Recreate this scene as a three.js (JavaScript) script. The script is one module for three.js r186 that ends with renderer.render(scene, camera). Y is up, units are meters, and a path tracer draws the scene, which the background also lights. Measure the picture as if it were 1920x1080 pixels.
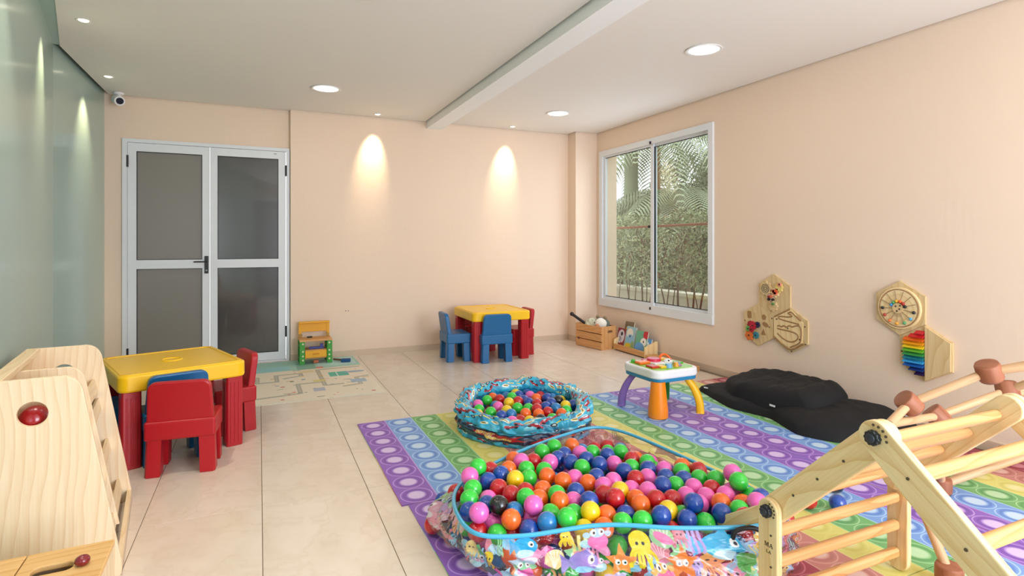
import * as THREE from 'three';
import { RoundedBoxGeometry } from 'three/addons/geometries/RoundedBoxGeometry.js';
import { mergeGeometries } from 'three/addons/utils/BufferGeometryUtils.js';
import { RectAreaLightUniformsLib } from 'three/addons/lights/RectAreaLightUniformsLib.js';

// ---------------------------------------------------------------- camera, sky, exposure
// World: x to the right along the back wall, y up, z = -(distance into the room). The photographer stands at the origin.
const scene = new THREE.Scene();
const renderer = new THREE.WebGLRenderer({ antialias: true });
renderer.toneMapping = THREE.LinearToneMapping;
renderer.toneMappingExposure = 1.2;
renderer.shadowMap.enabled = true;
RectAreaLightUniformsLib.init();
const YAW = Math.atan(474 / 1060);
const camera = new THREE.PerspectiveCamera(2 * Math.atan(540 / 1060) * 180 / Math.PI, 16 / 9, 0.05, 100);
camera.position.set(0, 1.2, 0);
camera.rotation.y = -YAW;
camera.setViewOffset(1920, 1080, 0, 83, 1920, 1080);          // shift lens: verticals stay upright
scene.background = new THREE.Color(1.65, 1.70, 1.76);          // bright overcast sky
const LAMP_LEVEL = 15.5, SPOT_LEVEL = 4.2, DAY_LEVEL = 8.6;

// daylight entering through the two real openings (window in the right wall, glazed front behind the photographer)
function daylight(x, y, z, w, h, tx, ty, tz, level) {
  const l = new THREE.RectAreaLight(new THREE.Color(0.90, 0.99, 1.16), level, w, h);
  l.position.set(x, y, z); l.lookAt(tx, ty, tz); scene.add(l);
}
daylight(3.80, 1.40, -4.95, 1.7, 1.7, 0, 1.40, -4.95, DAY_LEVEL * 0.12);
daylight(2.2, 1.25, 1.72, 2.3, 2.0, 2.2, 1.25, -5, DAY_LEVEL);

// ---------------------------------------------------------------- helpers
const V = (x, y, z) => new THREE.Vector3(x, y, z);
let seed = 7;
const rnd = () => { seed = (seed + 0x6D2B79F5) | 0; let t = Math.imul(seed ^ (seed >>> 15), 1 | seed); t = (t + Math.imul(t ^ (t >>> 7), 61 | t)) ^ t; return ((t ^ (t >>> 14)) >>> 0) / 4294967296; };
const rr = (a, b) => a + (b - a) * rnd();
const taken = {};
const numbered = (n) => { taken[n] = (taken[n] ?? -1) + 1; return taken[n] ? n + '_' + String(taken[n]).padStart(3, '0') : n; };
function thing(name, label, category, [x, y, z] = [0, 0, 0], turn = 0, group) {
  const o = new THREE.Group(); o.name = numbered(name); o.position.set(x, y, z); o.rotation.y = turn;
  o.userData = { label, category }; if (group) o.userData.group = group; scene.add(o); return o;
}
function part(name, geo, mat, parent, label) {
  const m = new THREE.Mesh(Array.isArray(geo) ? join(geo) : geo, mat); m.name = name; parent.add(m);
  if (label) m.userData.label = label; return m;
}
function solo(name, geo, mat, label, category, group) {
  const m = new THREE.Mesh(Array.isArray(geo) ? join(geo) : geo, mat); m.name = numbered(name);
  m.userData = { label, category }; if (group) m.userData.group = group; scene.add(m); return m;
}
function struct(name, geo, mat, label) {
  const m = new THREE.Mesh(Array.isArray(geo) ? join(geo) : geo, mat); m.name = name;
  m.userData = { kind: 'structure', label, category: name.split('_')[0] }; scene.add(m); return m;
}
function structGroup(name, label) {
  const o = new THREE.Group(); o.name = name; o.userData = { kind: 'structure', label, category: name.split('_')[0] }; scene.add(o); return o;
}
function clone(src, label, [x, y, z], turn, group) {
  const o = src.clone(); o.name = numbered(src.name.replace(/_\d\d\d$/, '')); o.position.set(x, y, z); o.rotation.y = turn;
  o.userData = { label, category: src.userData.category }; if (group) o.userData.group = group; scene.add(o); return o;
}
const join = (list) => mergeGeometries(list.map((g) => { let h = g.index ? g.toNonIndexed() : g; for (const k of Object.keys(h.attributes)) if (!['position', 'normal', 'uv'].includes(k)) h.deleteAttribute(k); return h; }));
// uv in metres, u along the grain
function uvm(g, grain = 'x', k = 1) {
  const p = g.attributes.position, n = g.attributes.normal, uv = new Float32Array(p.count * 2), ou = rnd() * 3, ov = rnd() * 3;
  const gi = { x: 0, y: 1, z: 2 }[grain], P = [0, 0, 0], N = [0, 0, 0];
  for (let i = 0; i < p.count; i++) {
    P[0] = p.getX(i); P[1] = p.getY(i); P[2] = p.getZ(i); N[0] = Math.abs(n.getX(i)); N[1] = Math.abs(n.getY(i)); N[2] = Math.abs(n.getZ(i));
    let a = N[0] > N[1] ? (N[0] > N[2] ? 0 : 2) : (N[1] > N[2] ? 1 : 2);
    let u = gi, v;
    if (a === gi) { u = (gi + 1) % 3; v = (gi + 2) % 3; } else v = 3 - a - gi;
    uv[2 * i] = (P[u] * (a === gi ? 0.15 : 1)) * k + ou; uv[2 * i + 1] = P[v] * k + ov;
  }
  g.setAttribute('uv', new THREE.BufferAttribute(uv, 2)); return g;
}
const bx = (w, h, d, x = 0, y = 0, z = 0, grain = 'x') => uvm(new THREE.BoxGeometry(w, h, d).translate(x, y, z), grain);
const rb = (w, h, d, r, x = 0, y = 0, z = 0, grain = 'x', seg = 3) => uvm(new RoundedBoxGeometry(w, h, d, seg, r).translate(x, y, z), grain);
// box by limits
const lim = (x0, x1, y0, y1, z0, z1, grain = 'x') => bx(x1 - x0, y1 - y0, z1 - z0, (x0 + x1) / 2, (y0 + y1) / 2, (z0 + z1) / 2, grain);
const rlim = (x0, x1, y0, y1, z0, z1, r, grain = 'x') => rb(x1 - x0, y1 - y0, z1 - z0, r, (x0 + x1) / 2, (y0 + y1) / 2, (z0 + z1) / 2, grain);
function rod(a, b, r, r2 = r, seg = 14) {
  const d = b.clone().sub(a), L = d.length(), g = new THREE.CylinderGeometry(r2, r, L, seg); uvm(g, 'y');
  g.applyQuaternion(new THREE.Quaternion().setFromUnitVectors(V(0, 1, 0), d.normalize())); g.translate((a.x + b.x) / 2, (a.y + b.y) / 2, (a.z + b.z) / 2); return g;
}
const tube = (pts, r, seg = 40, rad = 8, closed = false) => new THREE.TubeGeometry(new THREE.CatmullRomCurve3(pts, closed), seg, r, rad, closed);
const disc = (r, h, x, y, z, seg = 28) => new THREE.CylinderGeometry(r, r, h, seg).translate(x, y, z);
function roundRect(w, h, r) {
  const s = new THREE.Shape(), x = -w / 2, y = -h / 2; s.moveTo(x + r, y); s.lineTo(x + w - r, y); s.absarc(x + w - r, y + r, r, -Math.PI / 2, 0); s.lineTo(x + w, y + h - r); s.absarc(x + w - r, y + h - r, r, 0, Math.PI / 2);
  s.lineTo(x + r, y + h); s.absarc(x + r, y + h - r, r, Math.PI / 2, Math.PI); s.lineTo(x, y + r); s.absarc(x + r, y + r, r, Math.PI, 1.5 * Math.PI); return s;
}
const poly = (pts) => { const s = new THREE.Shape(); pts.forEach(([x, y], i) => i ? s.lineTo(x, y) : s.moveTo(x, y)); s.closePath(); return s; };
const ext = (shape, depth, bevel = 0, seg = 10, grain) => { const g = new THREE.ExtrudeGeometry(shape, { depth, bevelEnabled: bevel > 0, bevelSize: bevel, bevelThickness: bevel, bevelOffset: -bevel, bevelSegments: 2, curveSegments: seg }); return grain ? uvm(g, grain) : g; };

// periodic value noise
const lat = new Float32Array(4096).map(() => rnd());
const hsh = (x, y, p, q) => lat[((((x % p) + p) % p) * 61 + (((y % q) + q) % q) * 157) & 4095];
function vn(x, y, p, q = p) {
  const xi = Math.floor(x), yi = Math.floor(y), fx = x - xi, fy = y - yi, sx = fx * fx * (3 - 2 * fx), sy = fy * fy * (3 - 2 * fy);
  const a = hsh(xi, yi, p, q), b = hsh(xi + 1, yi, p, q), c = hsh(xi, yi + 1, p, q), d = hsh(xi + 1, yi + 1, p, q);
  return a + (b - a) * sx + (c - a) * sy + (a - b - c + d) * sx * sy;
}
const fbm = (x, y, p, o = 4, q = p) => { let s = 0, a = 0.5; for (let i = 0; i < o; i++) { s += a * vn(x, y, p, q); x *= 2; y *= 2; p *= 2; q *= 2; a *= 0.5; } return s; };
function tex(w, h, fn, srgb = true, rep = 1) {
  const d = new Uint8Array(w * h * 4);
  for (let j = 0; j < h; j++) for (let i = 0; i < w; i++) { const c = fn(i / w, j / h), k = (j * w + i) * 4; for (let q = 0; q < 3; q++) d[k + q] = Math.max(0, Math.min(255, (c.length ? c[q] : c) * 255)); d[k + 3] = 255; }
  const t = new THREE.DataTexture(d, w, h); t.magFilter = THREE.LinearFilter; t.wrapS = t.wrapT = THREE.RepeatWrapping; if (srgb) t.colorSpace = THREE.SRGBColorSpace; if (Array.isArray(rep)) t.repeat.set(...rep); else t.repeat.set(rep, rep); t.needsUpdate = true; return t;
}
function canvasTex(w, h, draw, srgb = true) {
  const c = document.createElement('canvas'); c.width = w; c.height = h; draw(c.getContext('2d'), w, h);
  const t = new THREE.CanvasTexture(c); if (srgb) t.colorSpace = THREE.SRGBColorSpace; t.wrapS = t.wrapT = THREE.RepeatWrapping; return t;
}
const mix3 = (a, b, t) => [a[0] + (b[0] - a[0]) * t, a[1] + (b[1] - a[1]) * t, a[2] + (b[2] - a[2]) * t];
const hex3 = (h) => [(h >> 16 & 255) / 255, (h >> 8 & 255) / 255, (h & 255) / 255];
function woodTex(base, dark, rings, amp, strength) {
  const A = hex3(base), B = hex3(dark);
  return tex(512, 512, (u, v) => {
    const w = fbm(u * 2, v * 4, 2, 3, 4) * amp, s = v * rings + w * rings * 0.3, f = s - Math.floor(s);
    const ring = Math.pow(f, 3) * 0.9, streak = vn(u * 8, v * 128, 8, 128) * 0.28, big = fbm(u * 2 + 9, v * 6, 2, 3, 6) * 0.4;
    return mix3(A, B, Math.min(1, (ring * 0.6 + streak + big * 0.6) * strength));
  }, true, [1, 2.2]);
}
const std = (color, roughness = 0.6, o = {}) => new THREE.MeshStandardMaterial({ color, roughness, ...o });
const phy = (color, roughness = 0.4, o = {}) => new THREE.MeshPhysicalMaterial({ color, roughness, ...o });
const wood = (base, dark, rings, amp, strength, rough = 0.5) => std(0xffffff, rough, { map: woodTex(base, dark, rings, amp, strength) });

const paintBump = tex(256, 256, (u, v) => fbm(u * 32, v * 32, 32, 3), false, 1.5);
const M = {
  wall: std(0xf1d8c0, 0.75, { bumpMap: paintBump, bumpScale: 0.0006 }),
  ceil: std(0xf0ebe4, 0.9),
  beam: std(0xfbfcfc, 0.8),
  green: phy(0xa3bfb4, 0.32, { clearcoat: 0.6, clearcoatRoughness: 0.16 }),
  base: std(0xd6bfa6, 0.35),
  alu: std(0xe6e8ea, 0.42),
  black: std(0x141416, 0.4),
  darkGap: std(0x1b1b1c, 0.7),
  pineShelf: wood(0xf7e4c4, 0xe3c093, 15, 0.55, 0.95, 0.5),
  pineEdge: wood(0xf1dcb8, 0xdcb888, 14, 0.8, 0.9, 0.55),
  pineClimb: wood(0xfae3b2, 0xe0b270, 9, 1.3, 0.9, 0.38),
  rung: wood(0xe8b87c, 0xc48548, 10, 0.9, 1.0, 0.42),
  beech: wood(0xe6cc9c, 0xcaa36a, 8, 1.3, 0.9, 0.5),
  beechDark: std(0xa5794c, 0.6),
  crate: wood(0xe2ad72, 0xc58648, 9, 1.0, 0.9, 0.55),
  bin: wood(0xe9c083, 0xcf9650, 12, 0.9, 1.0, 0.5),
  stick: wood(0xdcb489, 0xb98a5c, 10, 0.8, 0.9, 0.5),
  hub: wood(0xa86a4a, 0x854a32, 8, 0.8, 0.9, 0.55),
  red: phy(0xb30a1a, 0.38, { clearcoat: 0.12, clearcoatRoughness: 0.3 }),
  blue: phy(0x02639c, 0.38, { clearcoat: 0.12, clearcoatRoughness: 0.3 }),
  yellow: phy(0xffc90e, 0.36, { clearcoat: 0.2, clearcoatRoughness: 0.3 }),
  screw: std(0x5a4a38, 0.5),
};

// ---------------------------------------------------------------- room shell
const D0 = 1.8, TOP = 2.75, CE = 2.575;          // rear wall z, top of walls, ceiling level
const RW = 3.86, BW = -6.22, DW = -6.28;         // right wall x, back wall z, door wall z
// floor with separate tiles
const marble = [0, 1, 2].map((k) => tex(256, 512, (u, v) => {
  const w = fbm(u * 4 + k * 3, v * 4 + k, 8, 4), s = fbm(u * 3 + w * 3.2 + k * 2, v * 8 + w, 8, 4), t = Math.pow(1 - Math.abs(2 * s - 0.95), 6), f = fbm(u * 24, v * 48, 64, 3);
  return mix3(mix3([0.915, 0.86, 0.80], [0.885, 0.825, 0.755], Math.min(1, Math.max(0, w * 1.9 - 0.4))), [0.83, 0.755, 0.67], t * 0.32 + f * 0.16);
}));
const tileMat = marble.map((m) => phy(0xffffff, 0.24, { map: m }));
const floor = structGroup('floor', 'polished beige marble floor tiles with thin grout joints');
part('grout_bed', lim(-1.6, 4.1, -0.12, -0.003, -6.4, 2.0), std(0x8f7d69, 0.9), floor);
{
  const tw = 0.4735, tl = 0.935, g0 = new RoundedBoxGeometry(tw - 0.003, 0.012, tl - 0.003, 1, 0.0012);
  { const p = g0.attributes.position, uv = g0.attributes.uv; for (let i = 0; i < p.count; i++) uv.setXY(i, p.getX(i) / tw + 0.5, p.getZ(i) / tl + 0.5); }
  for (let i = -4; i < 9; i++) for (let j = -6; j < 4; j++) {
    const x = 0.012 + tw * (i + 0.5), z = -(2.825 - tl * (j + 0.5)); if (x < -1.55 || x > 4.0 || z < -6.6 || z > 2.1) continue;
    const t = part('tile', g0, tileMat[Math.floor(rnd() * 3)], floor); t.position.set(x, -0.006, z); if (rnd() < 0.5) t.rotation.y = Math.PI;
  }
}
// walls
const wallBack = struct('wall_back', [lim(0.293, 3.86, 0, TOP, BW - 0.15, BW), ], M.wall, 'peach painted back wall lit by two ceiling spots');
for (const x of [0.842, 0.868]) { const d = part('screw_hole', new THREE.CylinderGeometry(0.005, 0.005, 0.004, 10).rotateX(Math.PI / 2), M.screw, wallBack); d.position.set(x, 0.484, BW + 0.001); }
struct('wall_door', [lim(-1.3, -1.16, 0, TOP, DW - 0.12, DW), lim(-1.16, 0.287, 2.18, TOP, DW - 0.12, DW), lim(0.287, 0.30, 0, TOP, DW - 0.12, DW)], M.wall, 'peach wall section around the double door');
struct('wall_column', lim(3.555, 3.86, 0, TOP, BW, -6.03), M.wall, 'square peach corner column beside the window');
struct('wall_right', [lim(RW, RW + 0.22, 0, 0.47, BW - 0.15, D0), lim(RW, RW + 0.22, 2.31, TOP, BW - 0.15, D0), lim(RW, RW + 0.22, 0.47, 2.31, BW - 0.15, -5.92), lim(RW, RW + 0.22, 0.47, 2.31, -4.06, D0)], M.wall, 'long peach right wall with the sliding window');
// sea green left wall: straight far bay, then the angled near bay
const KX = -1.30, KZ = -4.86, SL = 0.188;
const wl = (z) => KX + SL * (z - KZ);               // x of near wall face at z
struct('wall_left', [ext(poly([[KX, 6.30], [KX, 4.86], [KX - 0.12, 4.86], [KX - 0.12, 6.30]]), TOP), ext(poly([[KX, 4.86], [wl(D0), -D0], [wl(D0) - 0.12, -D0], [KX - 0.12, 4.86]]), TOP)].map((g) => uvm(g.rotateX(-Math.PI / 2), 'z')), M.green, 'glossy sea green painted left wall with an angled bay');
// rear wall behind the photographer, with a glazed front and a dark door
struct('wall_rear', [lim(-0.4, 1.0, 0, TOP, D0, D0 + 0.15), lim(3.4, 4.08, 0, TOP, D0, D0 + 0.15), lim(1.0, 3.4, 2.3, TOP, D0, D0 + 0.15), lim(1.0, 3.4, 0, 0.15, D0, D0 + 0.15)], M.wall, 'peach wall behind the photographer');
{
  const w = structGroup('window_2', 'glazed front behind the photographer');
  const z = D0 + 0.05;
  part('frame', [lim(1.0, 1.06, 0.15, 2.3, z, z + 0.05), lim(3.34, 3.4, 0.15, 2.3, z, z + 0.05), lim(1.06, 3.34, 2.24, 2.3, z, z + 0.05), lim(1.06, 3.34, 0.15, 0.21, z, z + 0.05), lim(2.17, 2.23, 0.21, 2.24, z, z + 0.05)], M.alu, w);
  const gl = phy(0xffffff, 0, { transmission: 1, thickness: 0 });
  for (const x of [1.06, 2.23]) part('pane', lim(x, x + 1.11, 0.21, 2.24, z + 0.022, z + 0.026), gl, w);
  const d = structGroup('door_2', 'dark flush door behind the photographer');
  part('door_leaf', lim(-0.25, 0.62, 0, 2.2, D0 - 0.035, D0 - 0.001), std(0x4a423c, 0.5), d);
  part('door_lintel', lim(-0.30, 0.67, 2.2, 2.28, D0 - 0.05, D0 - 0.001), M.alu, d);
}
struct('ceiling_slab', lim(-1.6, 4.2, TOP, TOP + 0.15, -6.5, D0 + 0.2), std(0x6d665e, 0.9), 'concrete slab above the suspended ceiling');

// suspended ceiling boards with a shadow gap at the walls, holes for the lamps
const DOWN = []; for (const z of [-5.24, -3.10, -0.96, 1.0]) for (const x of [0.54, 2.875]) DOWN.push([x, z]);
const SPOTS = [[1.147, -6.055, 'wall'], [2.71, -6.045, 'wall'], [-0.985, -4.247, 'left'], [-1.131, -5.591, 'left'], [-0.70, -2.90, 'down'], [-0.42, -1.55, 'down']];
function ceilBoard(pts, name, label) {
  const s = poly(pts), inside = (x, d) => x > Math.min(...pts.map((p) => p[0])) && x < Math.max(...pts.map((p) => p[0]));
  for (const [x, z] of DOWN) if (inside(x, -z)) { const h = new THREE.Path(); h.absarc(x, -z, 0.115, 0, 2 * Math.PI, true); s.holes.push(h); }
  for (const [x, z] of SPOTS) if (inside(x, -z)) { const h = new THREE.Path(); h.absarc(x, -z, 0.036, 0, 2 * Math.PI, true); s.holes.push(h); }
  return struct(name, uvm(ext(s, 0.02, 0, 18).rotateX(-Math.PI / 2).translate(0, CE, 0), 'x'), M.ceil, label);
}
const GAP = 0.018;
ceilBoard([[KX + 0.035, 6.28 - GAP], [KX + 0.035, 4.87], [KX + 0.035 + 0.235 * (D0 - KZ), -D0], [1.725 - GAP, -D0], [1.725 - GAP, 6.22 - GAP], [0.293, 6.22 - GAP], [0.293, 6.28 - GAP]], 'ceiling', 'off white suspended ceiling left of the beam');
ceilBoard([[1.9, 6.22 - GAP], [3.555 - GAP, 6.22 - GAP], [3.555 - GAP, 6.03 - GAP], [RW - GAP, 6.03 - GAP], [RW - GAP, -D0], [1.9, -D0]], 'ceiling_right', 'off white suspended ceiling between the beam and the window wall');
struct('trim_1', lim(1.725, 1.9, 2.5, TOP, BW, D0), M.beam, 'white ceiling beam running from the back wall');
struct('trim_2', uvm(ext(poly([[KX + 0.034, 4.87], [KX + 0.034 + 0.235 * (D0 - KZ), -D0], [wl(D0), -D0], [KX, 4.86]]), 0.012).rotateX(-Math.PI / 2).translate(0, CE + 0.006, 0), 'z'), M.green, 'green soffit strip between the ceiling and the angled wall');
// baseboards
const bb = 0.062;
struct('baseboard_back', [lim(0.293, 3.555, 0, bb, BW, BW + 0.012)], M.base, 'low stone baseboard of the back wall');
struct('baseboard_column', [lim(3.543, 3.555, 0, bb, BW + 0.012, -6.03), lim(3.543, 3.86, 0, bb, -6.03, -6.018)], M.base, 'low stone baseboard of the corner column');
struct('baseboard_right', [lim(RW - 0.012, RW, 0, bb, -6.018, D0)], M.base, 'low stone baseboard of the right wall');
struct('baseboard_door', [lim(-1.3, -1.165, 0, bb, DW, DW + 0.012)], M.base, 'short stone baseboard beside the double door');

// ---------------------------------------------------------------- double door
{
  const d = structGroup('door_1', 'white aluminium double door with dark frosted panes');
  const z0 = DW - 0.03, z1 = DW + 0.012;
  part('door_frame', [lim(-1.16, -1.122, 0, 2.18, z0, z1 + 0.012), lim(0.255, 0.287, 0, 2.18, z0, z1 + 0.012), lim(-1.122, 0.255, 2.148, 2.18, z0, z1 + 0.012)], M.alu, d);
  part('threshold', lim(-1.122, 0.255, 0, 0.012, z0, z1), M.alu, d);
  const frost = phy(0x827c73, 0.38, { clearcoat: 0.4, clearcoatRoughness: 0.4 });
  const clear = phy(0x45433f, 0.25, { ior: 1.6, clearcoat: 1.0, clearcoatRoughness: 0.03 });
  const leaf = (x0, x1, px0, px1, pane, lab) => {
    const f = part('door_leaf', [lim(x0, px0, 0.016, 2.144, z0, z1), lim(px1, x1, 0.016, 2.144, z0, z1), lim(px0, px1, 2.068, 2.144, z0, z1), lim(px0, px1, 0.962, 1.046, z0, z1), lim(px0, px1, 0.016, 0.094, z0, z1)], M.alu, d, lab);
    for (const [a, b] of [[1.046, 2.068], [0.094, 0.962]]) {
      part('pane', lim(px0 - 0.004, px1 + 0.004, a - 0.004, b + 0.004, z0 + 0.012, z0 + 0.020), pane, f);
      const q = z0 + 0.020, e = 0.006;
      part('gasket', [lim(px0, px0 + e, a, b, q, q + 0.006), lim(px1 - e, px1, a, b, q, q + 0.006), lim(px0, px1, b - e, b, q, q + 0.006), lim(px0, px1, a, a + e, q, q + 0.006)], M.black, f);
    }
    return f;
  };
  leaf(-1.117, -0.445, -1.051, -0.507, frost, 'left door leaf with matte grey panes');
  leaf(-0.440, 0.250, -0.375, 0.180, clear, 'right door leaf with glossy dark panes');
  for (const [x, y] of [[-1.119, 1.97], [-1.119, 0.17], [0.2525, 1.95], [0.2525, 0.30]]) part('hinge', new THREE.CylinderGeometry(0.009, 0.009, 0.11, 12).translate(x, y, z1 + 0.009), M.black, d);
  const h = part('door_handle', rb(0.034, 0.17, 0.012, 0.004, -0.470, 0.995, z1 + 0.006), M.black, d, 'black lever handle with long plate');
  part('lever', [new THREE.CylinderGeometry(0.009, 0.009, 0.045, 12).rotateX(Math.PI / 2).translate(-0.470, 1.025, z1 + 0.03), rb(0.115, 0.014, 0.012, 0.005, -0.52, 1.025, z1 + 0.05)], M.black, h);
  part('keyhole', new THREE.CylinderGeometry(0.008, 0.008, 0.006, 12).rotateX(Math.PI / 2).translate(-0.470, 0.94, z1 + 0.013), std(0x8a8a88, 0.3, { metalness: 1 }), h);
  part('label_plate', lim(0.135, 0.165, 2.115, 2.122, z1, z1 + 0.001), std(0x9a9a98, 0.5), d);
}

// ---------------------------------------------------------------- sliding window in the right wall
{
  const w = structGroup('window_1', 'white aluminium sliding window with two sashes');
  const x0 = RW - 0.015, x1 = RW + 0.07;
  part('casing', [lim(RW - 0.02, RW + 0.005, 2.27, 2.333, -5.95, -4.03), lim(RW - 0.025, RW + 0.005, 0.445, 0.535, -5.95, -4.03), lim(RW - 0.02, RW + 0.005, 0.535, 2.27, -5.95, -5.885), lim(RW - 0.02, RW + 0.005, 0.535, 2.27, -4.09, -4.03)], M.alu, w);
  part('track', [lim(RW, x1, 0.47, 0.53, -5.92, -4.06), lim(RW, x1, 2.275, 2.31, -5.92, -4.06), lim(RW, x1, 0.53, 2.275, -5.92, -5.89), lim(RW, x1, 0.53, 2.275, -4.085, -4.06)], M.alu, w);
  const glass = phy(0xf2f6f4, 0.0, { transmission: 1, thickness: 0, ior: 1.5 });
  const sash = (za, zb, xa, wide) => {
    const f = part('sash', [lim(xa, xa + 0.025, 0.53, 0.565, za, zb), lim(xa, xa + 0.025, 2.245, 2.275, za, zb), lim(xa, xa + 0.025, 0.565, 2.245, za, za + wide), lim(xa, xa + 0.025, 0.565, 2.245, zb - wide, zb)], M.alu, w);
    part('pane', lim(xa + 0.010, xa + 0.014, 0.565, 2.245, za + wide, zb - wide), glass, f);
    part('gasket', [lim(xa - 0.001, xa + 0.004, 0.562, 0.569, za + wide, zb - wide), lim(xa - 0.001, xa + 0.004, 2.241, 2.248, za + wide, zb - wide)], M.darkGap, f);
  };
  sash(-5.89, -4.93, RW + 0.008, 0.045); sash(-4.975, -4.085, RW + 0.038, 0.045);
  part('weather_strip', lim(RW + 0.020, RW + 0.038, 0.565, 2.245, -4.928, -4.920), M.black, w);
  for (const [y, z] of [[2.285, -4.94], [0.505, -4.94], [1.386, -5.0]]) part('latch', rb(0.018, 0.03, 0.022, 0.004, RW - 0.022 + (y === 1.386 ? 0.028 : 0), y, z), M.black, w, 'black sash stop');
}

// ---------------------------------------------------------------- ceiling lamps
{
  const ring = new THREE.LatheGeometry([[0.104, 0.004], [0.122, -0.001], [0.128, -0.006], [0.122, -0.009], [0.106, -0.006]].map(([a, b]) => new THREE.Vector2(a, b)), 40);
  const cup = new THREE.LatheGeometry([[0.001, 0.075], [0.09, 0.072], [0.108, 0.03], [0.110, -0.002]].map(([a, b]) => new THREE.Vector2(a, b)), 36);
  const trim = std(0xf4f2ee, 0.45), glow = std(0xfff6e6, 0.5, { emissive: new THREE.Color(1, 0.93, 0.82), emissiveIntensity: 1.6 }), refl = std(0xf0f0ee, 0.25, { side: THREE.DoubleSide });
  const where = ['over the play mat before the double door', 'nearest the corner column and window', 'between the beam and the wall toys', 'between the beam and the wall toys', '', '', '', ''];
  const labs = ['round recessed ceiling lamp between the double door and beam', 'round recessed ceiling lamp near the corner column by the window', 'round recessed ceiling lamp above the low kids table and shelf', 'large round recessed ceiling lamp right of the beam above the mats'];
  DOWN.forEach(([x, z], i) => {
    const t = thing('ceiling_lamp', labs[i] ?? 'round recessed ceiling lamp behind the photographer', 'ceiling lamp', [x, CE, z], 0, 'round ceiling lamps');
    part('trim_ring', ring, trim, t); part('reflector', cup, refl, t); part('diffuser', disc(0.106, 0.006, 0, -0.001, 0, 36), glow, t, 'glowing round diffuser');
    const l = new THREE.RectAreaLight(new THREE.Color(1, 0.93, 0.83), LAMP_LEVEL, 0.19, 0.19); l.position.set(x, CE - 0.012, z); l.lookAt(x, 0, z); scene.add(l);
  });
  const sring = new THREE.LatheGeometry([[0.030, 0.004], [0.036, -0.001], [0.042, -0.004], [0.036, -0.006], [0.028, -0.002]].map(([a, b]) => new THREE.Vector2(a, b)), 28);
  const sglow = std(0xfff0d8, 0.4, { emissive: new THREE.Color(1, 0.86, 0.62), emissiveIntensity: 3 });
  const slab = ['small recessed ceiling spot washing the back wall left of the beam', 'small recessed ceiling spot washing the back wall right of the beam', 'small recessed ceiling spot along the green wall farther from the security camera', 'small recessed ceiling spot beside the security camera', 'small recessed ceiling spot along the angled green wall', 'small recessed ceiling spot along the angled green wall'];
  SPOTS.forEach(([x, z, kind], i) => {
    const t = thing('ceiling_spot', slab[i], 'spot lamp', [x, CE, z], 0, i > 3 ? 'spots along the angled green wall' : 'small ceiling spots');
    part('trim_ring', sring, trim, t); part('bulb', new THREE.SphereGeometry(0.028, 18, 12).scale(1, 0.4, 1), sglow, t, 'glowing halogen bulb');
    const l = new THREE.SpotLight(kind === 'down' ? new THREE.Color(1, 0.90, 0.76) : new THREE.Color(1, 0.80, 0.52), SPOT_LEVEL * { wall: 1.0, left: 0.8, down: 0.8 }[kind], 0, { wall: 0.38, left: 0.52, down: 0.75 }[kind], 0.95, 2);
    l.position.set(x, CE - 0.02, z); if (kind === 'down') l.target.position.set(x + 0.25, 0, z); else if (kind === 'wall') l.target.position.set(x - 0.03, CE - 0.42, z - 0.165); else l.target.position.set(x - 0.2, CE - (i === 2 ? 0.5 : 0.7), z + (i === 2 ? 0.14 : 0)); l.shadow.radius = 1.2; scene.add(l, l.target);
  });
}
{
  const t = thing('security_camera', 'small white security camera at the corner of the ceiling', 'camera', [-1.165, CE, -6.15], 0);
  const wm = std(0xf0efec, 0.35);
  part('mount', [disc(0.04, 0.02, 0, -0.012, 0), disc(0.018, 0.035, 0, -0.03, 0)], wm, t);
  const dir = V(0.45, -0.35, 1).normalize(), c = V(0, -0.075, 0.02);
  part('body', [rod(c.clone().addScaledVector(dir, -0.045), c.clone().addScaledVector(dir, 0.050), 0.044, 0.042, 24), new THREE.SphereGeometry(0.044, 20, 14).translate(...c.clone().addScaledVector(dir, -0.05).toArray())], wm, t);
  part('lens', [rod(c.clone().addScaledVector(dir, 0.052), c.clone().addScaledVector(dir, 0.060), 0.030, 0.028, 24)], phy(0x0a0a0c, 0.1), t, 'black round lens');
}
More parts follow.
